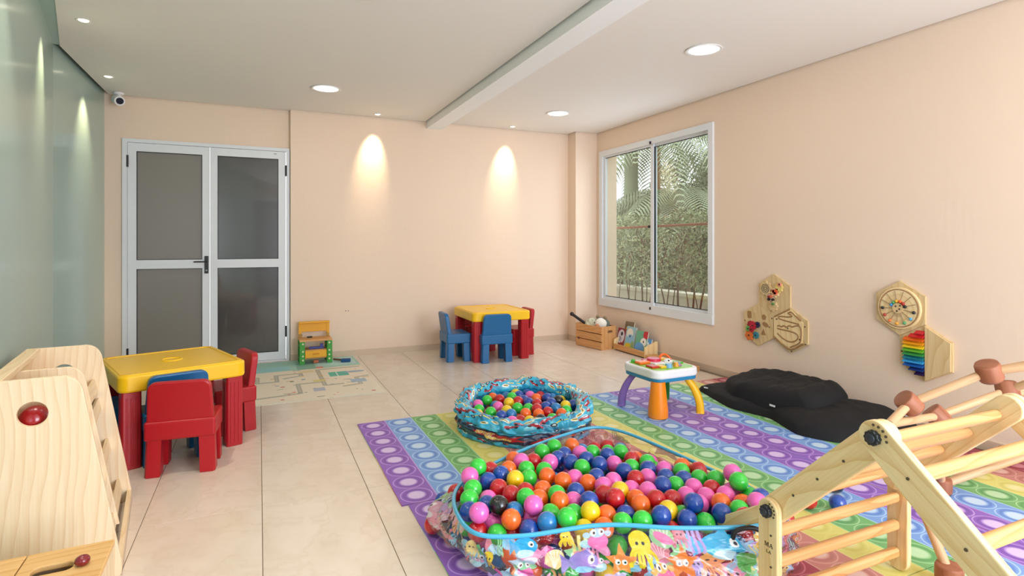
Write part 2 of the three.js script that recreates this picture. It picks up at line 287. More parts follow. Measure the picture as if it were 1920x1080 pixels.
// ---------------------------------------------------------------- garden outside the window
{
  struct('ground_outside', lim(4.3, 40, -0.5, -0.02, -40, 20), std(0x8a8f6c, 0.95), 'garden ground outside the window');
  const leafGeo = (l, w) => { const s = new THREE.Shape(); s.moveTo(0, 0); s.quadraticCurveTo(w / 2, l * 0.4, 0, l); s.quadraticCurveTo(-w / 2, l * 0.4, 0, 0); const g = new THREE.ShapeGeometry(s, 4); const p = g.attributes.position; for (let i = 0; i < p.count; i++) p.setZ(i, -0.25 * Math.abs(p.getX(i)) + 0.12 * p.getY(i) * p.getY(i) / l); g.computeVertexNormals(); return g; };
  const leafMat = std(0xffffff, 0.55, { side: THREE.DoubleSide });
  const cloud = (parent, n, geo, at, cols, sc) => {
    const im = new THREE.InstancedMesh(geo, leafMat, n), m = new THREE.Matrix4(), q = new THREE.Quaternion(), c = new THREE.Color();
    for (let i = 0; i < n; i++) { const [x, y, z] = at(i); q.setFromEuler(new THREE.Euler(rr(-1.6, 1.6), rr(0, 6.28), rr(-1.6, 1.6))); const k = rr(0.7, 1.3) * sc; m.compose(V(x, y, z), q, V(k, k, k)); im.setMatrixAt(i, m); c.setHex(cols[Math.floor(rnd() * cols.length)]); c.multiplyScalar(rr(0.75, 1.2)); im.setColorAt(i, c); }
    im.name = 'leaves'; im.userData = { kind: 'stuff' }; parent.add(im); return im;
  };
  const hedge = thing('hedge', 'clipped green hedge on thin stems outside the window', 'hedge');
  const wob = (z) => 0.05 * Math.sin(z * 5.1) + 0.035 * Math.sin(z * 11.7);
  cloud(hedge, 13000, leafGeo(0.065, 0.034), () => { const z = rr(-9.6, -3.6), a = rnd(); let x = 4.95 + rr(0, 0.5), y; if (a < 0.28) y = 1.52 + wob(z) + rr(-0.10, 0.05); else { y = rr(0.55 + 0.12 * rnd(), 1.55 + wob(z)); if (rnd() < 0.6) x = 4.95 + rr(0, 0.15) + wob(z * 1.3 + y * 3); } return [x, y, z]; }, [0xa3ad86, 0x87936c, 0x959f76, 0xbcc79a, 0x77825f, 0x9c9274], 1);
  const bark = std(0x6b5544, 0.9);
  for (let i = 0; i < 46; i++) { const z = -4.0 - i * 0.115 + rr(-0.04, 0.04), x = 5.02 + rr(0, 0.35); part('stem', tube([V(x, -0.02, z), V(x + rr(-0.04, 0.04), 0.35, z + rr(-0.06, 0.06)), V(x + rr(-0.06, 0.06), 0.75, z + rr(-0.12, 0.12)), V(x + rr(-0.1, 0.1), 1.3, z + rr(-0.2, 0.2))], rr(0.006, 0.014), 10, 6), bark, hedge); }
  solo('garden_wall', [lim(5.75, 5.9, -0.02, 0.42, -12, -2.5), lim(5.70, 5.95, 0.42, 0.47, -12, -2.5)], std(0xe2d8c4, 0.85), 'low pale garden wall behind the hedge stems', 'wall');
  solo('guard_rail', [rod(V(4.32, 1.40, -9.0), V(4.32, 1.415, -3.0), 0.014), rod(V(4.32, -0.02, -3.2), V(4.32, 1.41, -3.2), 0.014), rod(V(4.32, -0.02, -8.8), V(4.32, 1.40, -8.8), 0.014)], std(0xa8684a, 0.6), 'thin reddish brown guard rail outside the window', 'rail');
  solo('garden_border', lim(4.55, 4.75, -0.02, 0.28, -10, -3), std(0xece8e0, 0.8), 'pale planter edge at the hedge foot', 'planter');
  // palms
  const frondMat = std(0xa3ac8c, 0.6, { side: THREE.DoubleSide });
  const palm = (label, x, z, h, r, bark2, n, len, drop) => {
    const t = thing('palm_tree', label, 'palm', [x, -0.02, z], 0, 'palms behind the hedge');
    const pr = []; for (let i = 0; i <= 14; i++) pr.push(new THREE.Vector2(r * (1 + 0.06 * (i % 2)) * (1 - 0.15 * i / 14), h * i / 14)); part('trunk', new THREE.LatheGeometry(pr, 16), bark2, t);
    for (let k = 0; k < n; k++) {
      const a = k / n * 6.283 + rr(-0.2, 0.2), up = rr(0.2, 0.9), pos = [], idx = []; const c = new THREE.QuadraticBezierCurve3(V(0, h, 0), V(Math.cos(a) * len * 0.5, h + up, Math.sin(a) * len * 0.5), V(Math.cos(a) * len, h - drop * rr(0.4, 1.2), Math.sin(a) * len));
      const side = V(-Math.sin(a), 0, Math.cos(a));
      for (let i = 1; i < 34; i++) { const p = c.getPoint(i / 34), d = c.getTangent(i / 34), L = 0.42 * Math.sin(Math.PI * (0.12 + 0.85 * i / 34)); for (const s of [-1, 1]) { const b = pos.length / 3, e = p.clone().addScaledVector(side, s * L).addScaledVector(d, L * 0.5).add(V(0, -L * 0.55, 0)), m = p.clone().lerp(e, 0.5).add(V(0, 0.05, 0)); for (const v of [p.clone().addScaledVector(d, -0.012), p.clone().addScaledVector(d, 0.012), m.clone().addScaledVector(d, 0.02), m.clone().addScaledVector(d, -0.02), e]) pos.push(v.x, v.y, v.z); idx.push(b, b + 1, b + 2, b, b + 2, b + 3, b + 3, b + 2, b + 4); } }
      const g = new THREE.BufferGeometry(); g.setAttribute('position', new THREE.Float32BufferAttribute(pos, 3)); g.setIndex(idx); g.computeVertexNormals(); part('frond', g, frondMat, t);
    }
  };
  palm('palm with a thick grey green trunk left of the mullion', 7.3, -10.05, 4.6, 0.16, std(0x9aa286, 0.9), 14, 1.9, 1.3);
  palm('palm with a slim reddish trunk right of the mullion', 7.2, -9.05, 3.4, 0.07, std(0xb08a64, 0.9), 20, 1.9, 1.6);
  palm('low broad palm with drooping fronds behind the hedge', 7.6, -8.75, 2.1, 0.14, std(0x7d6f58, 0.9), 24, 2.1, 1.1);
  palm('low palm at the far end of the hedge', 7.9, -11.2, 1.5, 0.14, std(0x7d6f58, 0.9), 16, 1.6, 0.8);
  const bush = (label, x, z, y, rx, ry, rz, n) => { const t = thing('garden_bush', label, 'bush', [x, 0, z], 0, 'bushes behind the hedge'); cloud(t, n, leafGeo(0.15, 0.07), () => { const a = rr(0, 6.28), b = Math.acos(rr(-1, 1)), k = Math.pow(rnd(), 0.25); return [rx * k * Math.sin(b) * Math.cos(a), Math.max(0, y + ry * k * Math.cos(b)), rz * k * Math.sin(b) * Math.sin(a)]; }, [0x98a080, 0x848c6a, 0xa8ae8c, 0x767e60], 1); part('stem', rod(V(0, -0.02, 0), V(0, y, 0), 0.05), bark, t); };
  bush('broad olive green bush behind the middle of the hedge', 8.9, -10.6, 1.25, 0.9, 1.25, 1.4, 4200); bush('tall bush behind the near end of the hedge', 9.0, -8.9, 1.6, 0.8, 1.55, 1.3, 4600); bush('dense bush behind the far end of the hedge', 9.4, -13.4, 1.2, 0.9, 1.2, 1.6, 3600); bush('bush under the slim palm', 7.9, -9.4, 0.8, 0.5, 1.0, 0.8, 2200); bush('tall thicket behind the garden toward the building', 10.6, -12.0, 2.0, 0.9, 1.7, 1.6, 4600); bush('tall thicket in front of the building', 10.8, -10.4, 2.2, 0.9, 2.0, 1.2, 4600);
  const bl = thing('neighbour_building', 'pale neighbouring building behind the palms', 'building', [15, -0.02, -15.2]);
  part('facade', lim(0, 3, 0, 9, -1.2, 5), std(0xe9ebec, 0.85), bl); for (const y of [1.2, 3.6, 6.0]) for (const z of [-0.4, 1.4, 3.2]) { const w = part('window_frame', lim(-0.05, 0.0, y, y + 1.3, z, z + 1.1), M.alu, bl); part('pane', lim(-0.06, -0.05, y + 0.06, y + 1.24, z + 0.06, z + 1.04), phy(0x9fb0ba, 0.1), w); }
}
// ---------------------------------------------------------------- kids chairs and tables
function makeChair(mat, label, pos, turn, group) {
  const t = thing('kids_chair', label, 'chair', pos, turn, group);
  const W = 0.33, Dp = 0.252, sy = 0.285;
  // seat with deep moulded skirt
  part('seat', [rb(W, 0.028, Dp, 0.012, 0, sy - 0.014, 0), ...[[-1, 0], [1, 0]].map(([s]) => rb(0.03, 0.095, Dp - 0.01, 0.013, s * (W / 2 - 0.015), sy - 0.052, 0)), rb(W, 0.095, 0.032, 0.014, 0, sy - 0.052, Dp / 2 - 0.016), rb(W - 0.02, 0.07, 0.03, 0.013, 0, sy - 0.04, -Dp / 2 + 0.015)], mat, t);
  // backrest: rounded slab, slightly reclined and bowed
  const s = new THREE.Shape(), hw = 0.152, H = 0.235, r = 0.045;
  s.moveTo(-hw - 0.004, 0); s.lineTo(hw + 0.004, 0); s.lineTo(hw - 0.006, H - r); s.quadraticCurveTo(hw - 0.008, H, hw - 0.008 - r, H); s.lineTo(-hw + 0.008 + r, H); s.quadraticCurveTo(-hw + 0.008, H, -hw + 0.006, H - r); s.closePath();
  const g = ext(s, 0.026, 0.008, 10); const p = g.attributes.position;
  for (let i = 0; i < p.count; i++) { const x = p.getX(i), y = p.getY(i); p.setZ(i, p.getZ(i) + 0.022 * Math.pow(Math.max(0, y) / H, 1.6) - 0.10 * x * x + (y < 0.05 ? -(0.05 - y) * 0.25 : 0)); }
  g.computeVertexNormals(); g.translate(0, sy - 0.03, Dp / 2 - 0.034); part('backrest', g, mat, t);
  // legs: flaring moulded posts with a groove on the outer face
  const ls = poly([[-0.036, -0.036], [0.010, -0.036], [0.014, -0.031], [0.020, -0.031], [0.024, -0.036], [0.036, -0.036], [0.036, 0.024], [0.026, 0.036], [-0.036, 0.036]]);
  for (const sx of [-1, 1]) for (const sz of [-1, 1]) {
    const l = ext(ls, 0.20, 0.004, 4).rotateX(-Math.PI / 2); l.scale(sx, 1, -sz);
    if (sx * -sz < 0) { const idx = l.attributes.position; const a = idx.array; for (let i = 0; i < a.length; i += 9) for (let k = 0; k < 3; k++) { const q = a[i + 3 + k]; a[i + 3 + k] = a[i + 6 + k]; a[i + 6 + k] = q; } l.computeVertexNormals(); }
    const q = l.attributes.position; for (let i = 0; i < q.count; i++) { const k = 1 - q.getY(i) / 0.2; q.setX(i, q.getX(i) + sx * 0.006 * k); q.setZ(i, q.getZ(i) + sz * 0.006 * k); }
    l.computeVertexNormals(); l.translate(sx * (W / 2 - 0.044), 0.004, sz * (Dp / 2 - 0.042)); part('leg', l, mat, t);
  }
  return t;
}
function makeTable(label, pos, turn) {
  const t = thing('kids_table', label, 'table', pos, turn, 'kids activity tables');
  const W = 0.64, L = 0.68, top = 0.505;
  const prof = (grow, y0, y1, bev) => ext(roundRect(W + grow, L + grow, 0.05), y1 - y0 - 2 * bev, bev, 8).rotateX(-Math.PI / 2).translate(0, y0 + bev, 0);
  const tp = part('tabletop', [prof(0, top - 0.095, top - 0.004, 0.012)], M.yellow, t);
  // raised rim and a sunken round cup in the middle
  const rim = roundRect(W - 0.03, L - 0.03, 0.045); rim.holes.push(roundRect(W - 0.075, L - 0.075, 0.035));
  part('rim', ext(rim, 0.003, 0.002, 8).rotateX(-Math.PI / 2).translate(0, top - 0.005, 0), M.yellow, tp);
  part('cup_ring', new THREE.TorusGeometry(0.052, 0.006, 8, 36).rotateX(Math.PI / 2).translate(0, top - 0.004, 0), M.yellow, tp);
  const ls = poly([[-0.045, -0.038], [-0.038, -0.045], [0.038, -0.045], [0.045, -0.038], [0.045, 0.036], [0.036, 0.045], [-0.038, 0.045], [-0.045, 0.038]]);
  const lg = ext(ls, 0.402, 0.004, 3).rotateX(-Math.PI / 2).translate(0, 0.004, 0), rib = join([-0.022, 0, 0.022].flatMap((q) => [rb(0.009, 0.36, 0.006, 0.0025, q, 0.2, 0.045, 'y', 2), rb(0.006, 0.36, 0.009, 0.0025, 0.045, 0.2, q, 'y', 2), rb(0.009, 0.36, 0.006, 0.0025, q, 0.2, -0.045, 'y', 2), rb(0.006, 0.36, 0.009, 0.0025, -0.045, 0.2, q, 'y', 2)]));
  for (const sx of [-1, 1]) for (const sz of [-1, 1]) { const m = part('leg', lg, M.red, t); m.position.set(sx * (W / 2 - 0.062), 0, sz * (L / 2 - 0.062)); part('leg_rib', rib, M.red, m); }
  return t;
}
const atTable = (c, th, lx, lz) => [c[0] + lx * Math.cos(th) + lz * Math.sin(th), 0, c[2] - lx * Math.sin(th) + lz * Math.cos(th)];
{
  const th = 0.34, c = [-0.482, 0, -3.955];
  makeTable('yellow topped kids table with red legs beside the double door', c, th);
  makeChair(M.red, 'red plastic kids chair pulled back from the nearer yellow table', [-0.365, 0, -3.505], -0.08, 'kids chairs at the nearer table');
  makeChair(M.blue, 'blue plastic kids chair pushed in behind the red chair', [-0.442, 0, -3.712], 0.31, 'kids chairs at the nearer table');
  makeChair(M.red, 'red plastic kids chair at the side of the nearer table toward the play mat', atTable(c, th, 0.335, -0.06), th + Math.PI / 2, 'kids chairs at the nearer table');
  makeChair(M.blue, 'blue plastic kids chair at the table side toward the green wall', atTable(c, th, -0.36, -0.06), th - Math.PI / 2, 'kids chairs at the nearer table');
}
{
  const th = -0.02, c = [2.285, 0, -5.665];
  makeTable('yellow topped kids table with red legs against the back wall', c, th);
  makeChair(M.blue, 'blue plastic kids chair with its back to the room at the farther table', [2.20, 0, -5.385], -0.06, 'kids chairs at the farther table');
  makeChair(M.blue, 'blue plastic kids chair at the table side toward the toy workbench', [1.862, 0, -5.62], -Math.PI / 2 - 0.05, 'kids chairs at the farther table');
  makeChair(M.red, 'red plastic kids chair at the table side toward the corner column', [2.60, 0, -5.66], Math.PI / 2 - 0.03, 'kids chairs at the farther table');
  makeChair(M.red, 'red plastic kids chair between the farther table and back wall', [2.26, 0, -5.985], Math.PI, 'kids chairs at the farther table');
}

// ---------------------------------------------------------------- slanted pine shelf by the green wall
{
  const t = thing('toy_shelf', 'low pine shelf with slanted side panels along the green wall', 'shelf', [-0.458, 0, -2.44], Math.atan2(0.092, 0.70));
  // local: x toward the room (front at x=0 on the floor), z away from the photographer is negative
  const H = 0.742, side = () => { const s = new THREE.Shape(); s.moveTo(-0.372, 0.0); s.lineTo(0.0, 0.0); s.lineTo(0.004, 0.05); s.lineTo(-0.108, H - 0.055); s.quadraticCurveTo(-0.124, H, -0.172, H); s.lineTo(-0.372, H); s.closePath(); return s; };
  const panel = (z, hole, nm, lab) => { const s = side(); if (hole) { const h = new THREE.Path(); h.absarc(-0.245, 0.622, 0.042, 0, 2 * Math.PI, true); s.holes.push(h); } return part(nm, ext(s, 0.016, 0.002, 18, 'y').translate(0, 0, z - 0.02), M.pineShelf, t, lab); };
  panel(0, true, 'side_panel', 'near side panel with round grip hole'); panel(-0.70, true, 'side_panel', 'far side panel');
  const mid = (z) => { const s = new THREE.Shape(); s.moveTo(-0.362, 0.06); s.lineTo(-0.02, 0.06); s.lineTo(-0.132, H - 0.075); s.quadraticCurveTo(-0.146, H - 0.025, -0.193, H - 0.025); s.lineTo(-0.362, H - 0.025); s.closePath(); return part('divider', ext(s, 0.012, 0.002, 18, 'y').translate(0, 0, z), M.pineShelf, t); };
  mid(-0.13); mid(-0.33);
  part('back_rail', rlim(-0.372, -0.325, H - 0.022, H + 0.004, -0.70, -0.004, 0.004, 'z'), M.pineEdge, t);
  part('back_panel', lim(-0.372, -0.364, 0.05, H - 0.022, -0.70, -0.02, 'z'), M.pineEdge, t);
  for (const [y, x] of [[0.055, -0.03], [0.25, -0.072], [0.44, -0.108], [0.527, -0.122]]) {
    part('shelf_board', [lim(-0.364, x - 0.02, y, y + 0.012, -0.70, -0.02, 'z')], M.pineEdge, t);
    part('shelf_lip', uvm(new THREE.BoxGeometry(0.012, 0.055, 0.678).rotateZ(0.19).translate(x - 0.012, y + 0.03, -0.36), 'z'), M.pineEdge, t);
  }
  part('front_board', uvm(new THREE.BoxGeometry(0.016, 0.05, 0.70).translate(-0.004, 0.028, -0.36), 'z'), M.pineEdge, t);
  const toW = (x, y, z) => t.localToWorld(V(x, y, z)); t.updateMatrixWorld();
  const rbp = toW(-0.27, 0.612 + 0.036, -0.07); 
  solo('toy_ball', new THREE.SphereGeometry(0.048, 32, 20).translate(0, 0, 0), phy(0xa3101d, 0.25, { clearcoat: 0.5 }), 'dark red ball on the pine shelf behind the round grip hole', 'ball').position.copy(toW(-0.250, 0.6, -0.076).setY(0.539 + 0.048));
  const op = toW(-0.125, 0.452, -0.22);
  const b = solo('toy_block', [rb(0.035, 0.03, 0.05, 0.006, 0, 0.015, 0), disc(0.012, 0.014, 0, 0.036, 0, 16)], std(0xf28a1c, 0.4), 'small orange toy piece lying on the pine shelf', 'toy'); b.position.copy(op); 
}
// pine stool box with a hand slot in its top, standing before the shelf
{
  const t = thing('pine_stool', 'low pine stool box with a hand slot in its top before the shelf', 'stool', [-0.583, 0, -1.93], 0.03);
  const Y = 0.28, W = 0.356, L = 0.36;
  const top = (x0, x1, slot) => { const s = roundRect(x1 - x0, L, 0.006); if (slot) s.holes.push(new THREE.Path(roundRect(0.098, 0.05, 0.02).getPoints(8).map((p) => new THREE.Vector2(p.x + slot[0] - (x0 + x1) / 2, p.y + slot[1])).reverse())); return part('top_board', ext(s, 0.010, 0.003, 10, 'x').rotateX(-Math.PI / 2).translate((x0 + x1) / 2, Y - 0.013, 0), M.bin, t); };
  top(-W / 2, -0.037, null); top(-0.034, W / 2, [0.05, 0.062]);
  part('side_panel', rlim(W / 2 - 0.018, W / 2 - 0.002, 0, Y - 0.0135, -L / 2 + 0.012, L / 2 - 0.012, 0.003, 'y'), M.pineEdge, t); part('side_panel', rlim(-W / 2 + 0.002, -W / 2 + 0.018, 0, Y - 0.0135, -L / 2 + 0.012, L / 2 - 0.012, 0.003, 'y'), M.pineEdge, t);
  part('apron', rlim(-W / 2 + 0.018, W / 2 - 0.018, 0.05, Y - 0.0135, -L / 2 + 0.014, -L / 2 + 0.028, 0.003), M.pineEdge, t); part('apron', rlim(-W / 2 + 0.018, W / 2 - 0.018, 0.05, Y - 0.0135, L / 2 - 0.028, L / 2 - 0.014, 0.003), M.pineEdge, t);
  part('lower_shelf', lim(-W / 2 + 0.018, W / 2 - 0.018, 0.14, 0.152, -L / 2 + 0.03, L / 2 - 0.03), M.pineShelf, t);
  part('bead', new THREE.SphereGeometry(0.019, 22, 14).scale(1, 0.8, 1).translate(0.122, Y + 0.013, -0.048), phy(0x7d1420, 0.25, { clearcoat: 0.5 }), t, 'dark red round bead at the slot');
}
// ---------------------------------------------------------------- play mats
const MATP = ['#9b78c4', '#8fb2e4', '#86c27c', '#e6df84', '#d99a8c', '#bf5c6a'];
{
  const ring = [['#7b51aa', '#c9a6e2', '#d9c2ea'], ['#5f86cc', '#bcd8f8', '#c8def2'], ['#5f9e5e', '#b4dda6', '#bfe0b0'], ['#d8cf70', '#ece69a', '#efe9ac'], ['#c07c74', '#e6b4a6', '#eac4b6'], ['#96404e', '#d88490', '#d8909a']];
  const base = ['#8f63bd', '#7da4dd', '#79b570', '#e2da7a', '#d08a80', '#ad4858'];
  const t = canvasTex(1290, 1536, (g, w, h) => {
    const cw = w / 6, rh = h / 8;
    for (let c = 0; c < 6; c++) {
      g.fillStyle = base[c]; g.fillRect(c * cw, 0, cw + 1, h);
      for (let r = 0; r < 8; r++) {
        const x = (c + 0.5) * cw, y = (r + 0.5) * rh, R = Math.min(cw, rh) * 0.5;
        const gr = g.createRadialGradient(x, y, R * 0.2, x, y, R * 0.86); gr.addColorStop(0, ring[c][2]); gr.addColorStop(0.55, base[c]); gr.addColorStop(0.75, ring[c][0]); gr.addColorStop(1, base[c]);
        g.fillStyle = gr; g.beginPath(); g.ellipse(x, y, R * 0.86, R * 0.86, 0, 0, 7); g.fill();
        g.strokeStyle = ring[c][1]; g.lineWidth = 7; g.globalAlpha = c === 3 ? 0.35 : 0.8; g.beginPath(); g.ellipse(x, y, R * 0.94, R * 0.94, 0, 0, 7); g.stroke();
        const g2 = g.createRadialGradient(x, y, 0, x, y, R * 0.62); g2.addColorStop(0, ring[c][2]); g2.addColorStop(0.7, ring[c][2]); g2.addColorStop(1, base[c]); g.globalAlpha = c === 3 ? 0.4 : 1; g.fillStyle = g2; g.beginPath(); g.ellipse(x, y, R * 0.58, R * 0.58, 0, 0, 7); g.fill(); g.globalAlpha = 1;
      }
      if (c) { g.fillStyle = ring[Math.max(0, c - 1)][1]; g.globalAlpha = 0.75; g.fillRect(c * cw - 5, 0, 9, h); g.globalAlpha = 1; }
    }
  });
  const t2 = t.clone(); t2.wrapS = THREE.RepeatWrapping; t2.repeat.set(-1, 1); t2.offset.set(1, 0); t2.needsUpdate = true;
  const mA = std(0xffffff, 0.55, { map: t }), mB = std(0xffffff, 0.55, { map: t2 });
  const W = 1.070, L = 1.275, th = 0.006;
  const geo = new THREE.BoxGeometry(W, th, L);
  const names = ['beside the bare floor tiles', 'under the ball pits and activity table', 'along the right wall'];
  const rows = [[3.835, 'far row of rainbow mats'], [2.553, 'middle row of rainbow mats'], [1.272, 'near row of rainbow mats']];
  rows.forEach(([dtop, rl], j) => [0, 1, 2].forEach((i) => {
    const m = solo('rainbow_mat', geo, i === 1 ? mB : mA, `rainbow bubble foam mat ${names[i]}, ${['row toward the back wall', 'middle row', 'row nearest the climber foot'][j]}`, 'play mat', 'rainbow foam mats');
    m.position.set(0.592 + (j ? 0.03 : 0) + (i + 0.5) * 1.0735, th / 2, -(dtop - L / 2));
    if (i === 2) m.scale.x = j === 0 ? 1 : 0.975, m.position.x -= j === 0 ? 0 : 0.013;
  }));
}
{
  // city road mat
  const t = canvasTex(1024, 1280, (g, w, h) => {
    g.fillStyle = '#efe2cc'; g.fillRect(0, 0, w, h);
    g.fillStyle = '#a9d2c2'; g.fillRect(0, 0, w, h * 0.30); g.fillStyle = '#8fb9a8'; g.fillRect(w * 0.55, h * 0.12, w * 0.13, h * 0.18); g.fillStyle = '#bfe0dc'; g.fillRect(w * 0.70, h * 0.02, w * 0.28, h * 0.22); g.fillStyle = '#9fcfd0'; g.fillRect(0, h * 0.16, w * 0.5, h * 0.12);
    g.strokeStyle = '#b9b2a0'; g.lineWidth = 30; g.lineJoin = 'round';
    const road = (pts) => { g.strokeStyle = '#b9b2a0'; g.lineWidth = 30; g.beginPath(); pts.forEach(([x, y], i) => i ? g.lineTo(x * w, y * h) : g.moveTo(x * w, y * h)); g.stroke(); g.strokeStyle = '#e6dfce'; g.lineWidth = 4; g.setLineDash([14, 10]); g.stroke(); g.setLineDash([]); };
    road([[0.05, 0.42], [0.28, 0.42], [0.28, 0.56], [0.40, 0.56], [0.40, 0.40], [0.56, 0.40], [0.56, 0.46], [0.44, 0.5]]); road([[0.02, 0.92], [0.52, 0.86], [0.52, 0.66], [0.68, 0.66], [0.68, 0.74], [0.8, 0.74]]); road([[0.68, 0.66], [0.68, 0.34], [0.98, 0.34]]); road([[0.78, 0.80], [0.90, 0.78], [0.90, 0.62], [0.99, 0.60]]); road([[0.05, 0.42], [0.05, 0.8], [0.25, 0.8], [0.25, 0.7], [0.12, 0.62]]);
    const box = (x, y, a, b, c) => { g.fillStyle = c; g.fillRect(x * w, y * h, a * w, b * h); };
    box(0.74, 0.44, 0.13, 0.11, '#5fb8a4'); box(0.79, 0.44, 0.008, 0.11, '#d8f0e4'); box(0.12, 0.5, 0.07, 0.06, '#7fa2ac'); box(0.85, 0.66, 0.10, 0.08, '#a9bccb'); box(0.60, 0.78, 0.07, 0.07, '#b8bcc8'); box(0.55, 0.34, 0.1, 0.05, '#e8d4a6'); box(0.68, 0.25, 0.05, 0.05, '#e08f86'); box(0.62, 0.6, 0.08, 0.04, '#e0d080');
    g.fillStyle = '#9fb3c4'; g.beginPath(); g.ellipse(w * 0.92, h * 0.47, w * 0.07, h * 0.025, 0, 0, 7); g.fill();
    for (let i = 0; i < 46; i++) { const x = rnd() * w, y = h * (0.3 + rnd() * 0.66), c = ['#d98f84', '#7d8a70', '#c9867c', '#8c9aa6', '#6b6a5c', '#d9b27a'][Math.floor(rnd() * 6)]; g.fillStyle = c; if (rnd() < 0.5) { g.beginPath(); g.arc(x, y, 6 + rnd() * 10, 0, 7); g.fill(); } else g.fillRect(x, y, 16 + rnd() * 40, 7 + rnd() * 9); }
  });
  const m = solo('city_play_mat', new THREE.BoxGeometry(1.30, 0.005, 1.60), std(0xffffff, 0.6, { map: t }), 'pale play mat printed with roads and houses before the double door', 'play mat');
  m.position.set(0.27, 0.0026, -5.385); m.rotation.y = 0.012;
}
// ---------------------------------------------------------------- toy workbench and hammer
{
  const t = thing('toy_workbench', 'wooden toy workbench with green legs and yellow panels by the door', 'toy', [0.515, 0.005, -6.03], 0.02);
  const gm = std(0x3f9a35, 0.5), ym = std(0xf0ac1c, 0.5), nut = std(0xeadfc0, 0.5);
  for (const s of [-1, 1]) {
    const l = part('leg_panel', [rb(0.05, 0.225, 0.03, 0.004, s * 0.13, 0.1125, 0.085), rb(0.05, 0.225, 0.03, 0.004, s * 0.13, 0.1125, -0.085), rb(0.045, 0.03, 0.15, 0.003, s * 0.13, 0.17, 0), rb(0.045, 0.03, 0.15, 0.003, s * 0.13, 0.05, 0)], gm, t);
    for (const y of [0.045, 0.085, 0.13, 0.205]) part('bolt', new THREE.CylinderGeometry(0.009, 0.009, 0.012, 6).rotateX(Math.PI / 2).translate(s * 0.13 + (s < 0 ? 0.006 : -0.004), y, 0.105), nut, l);
    part('back_post', rb(0.03, 0.20, 0.02, 0.003, s * 0.135, 0.30, -0.09), ym, t);
    part('wheel_nut', new THREE.CylinderGeometry(0.018, 0.018, 0.014, 10).rotateX(Math.PI / 2).translate(s * 0.13, 0.265, -0.07), std(0xb08a3a, 0.5), t);
  }
  part('worktop', rb(0.31, 0.02, 0.19, 0.004, 0, 0.234, 0.005), M.crate, t);
  part('back_panel', [rb(0.30, 0.095, 0.014, 0.004, 0, 0.345, -0.09), rb(0.30, 0.016, 0.05, 0.004, 0, 0.394, -0.075)], ym, t);
  part('drawer', rb(0.205, 0.07, 0.012, 0.004, 0, 0.098, 0.09), ym, t); part('drawer_handle', rb(0.06, 0.010, 0.014, 0.004, 0, 0.10, 0.10), std(0xd98f12, 0.5), t);
  part('shelf_board', rb(0.21, 0.010, 0.16, 0.003, 0, 0.056, 0.0), M.crate, t); part('shelf_board', rb(0.21, 0.010, 0.16, 0.003, 0, 0.135, 0.0), M.crate, t);
  const p = solo('toy_saw', [rb(0.14, 0.022, 0.03, 0.004, 0, 0.011, 0), rb(0.03, 0.04, 0.012, 0.004, 0.05, 0.03, 0)], std(0x4a4f9a, 0.5), 'violet blue toy tool lying inside the toy workbench', 'toy'); p.position.set(0.525, 0.146, -5.99);
  const k = solo('toy_screwdriver', [rod(V(-0.02, 0.008, 0), V(0.03, 0.008, 0), 0.008, 0.008, 8)], M.black, 'tiny black toy piece on the toy workbench top', 'toy'); k.position.set(0.46, 0.250, -6.05);
  const q = solo('toy_block', rb(0.05, 0.03, 0.03, 0.005, 0, 0.015, 0), std(0xc86a4a, 0.5), 'reddish wooden block on the mat under the toy workbench', 'toy'); q.position.set(0.52, 0.006, -5.98);
  const h = thing('toy_hammer', 'toy hammer with blue head and brown handle on the mat', 'toy', [0.775, 0.006, -5.93], -0.25);
  part('head', rb(0.095, 0.034, 0.04, 0.008, 0.03, 0.017, 0.02), std(0x1d4f80, 0.5), h); part('handle', rod(V(0.0, 0.016, 0.0), V(-0.10, 0.016, -0.06), 0.011, 0.009, 10), std(0x7a5238, 0.6), h);
}
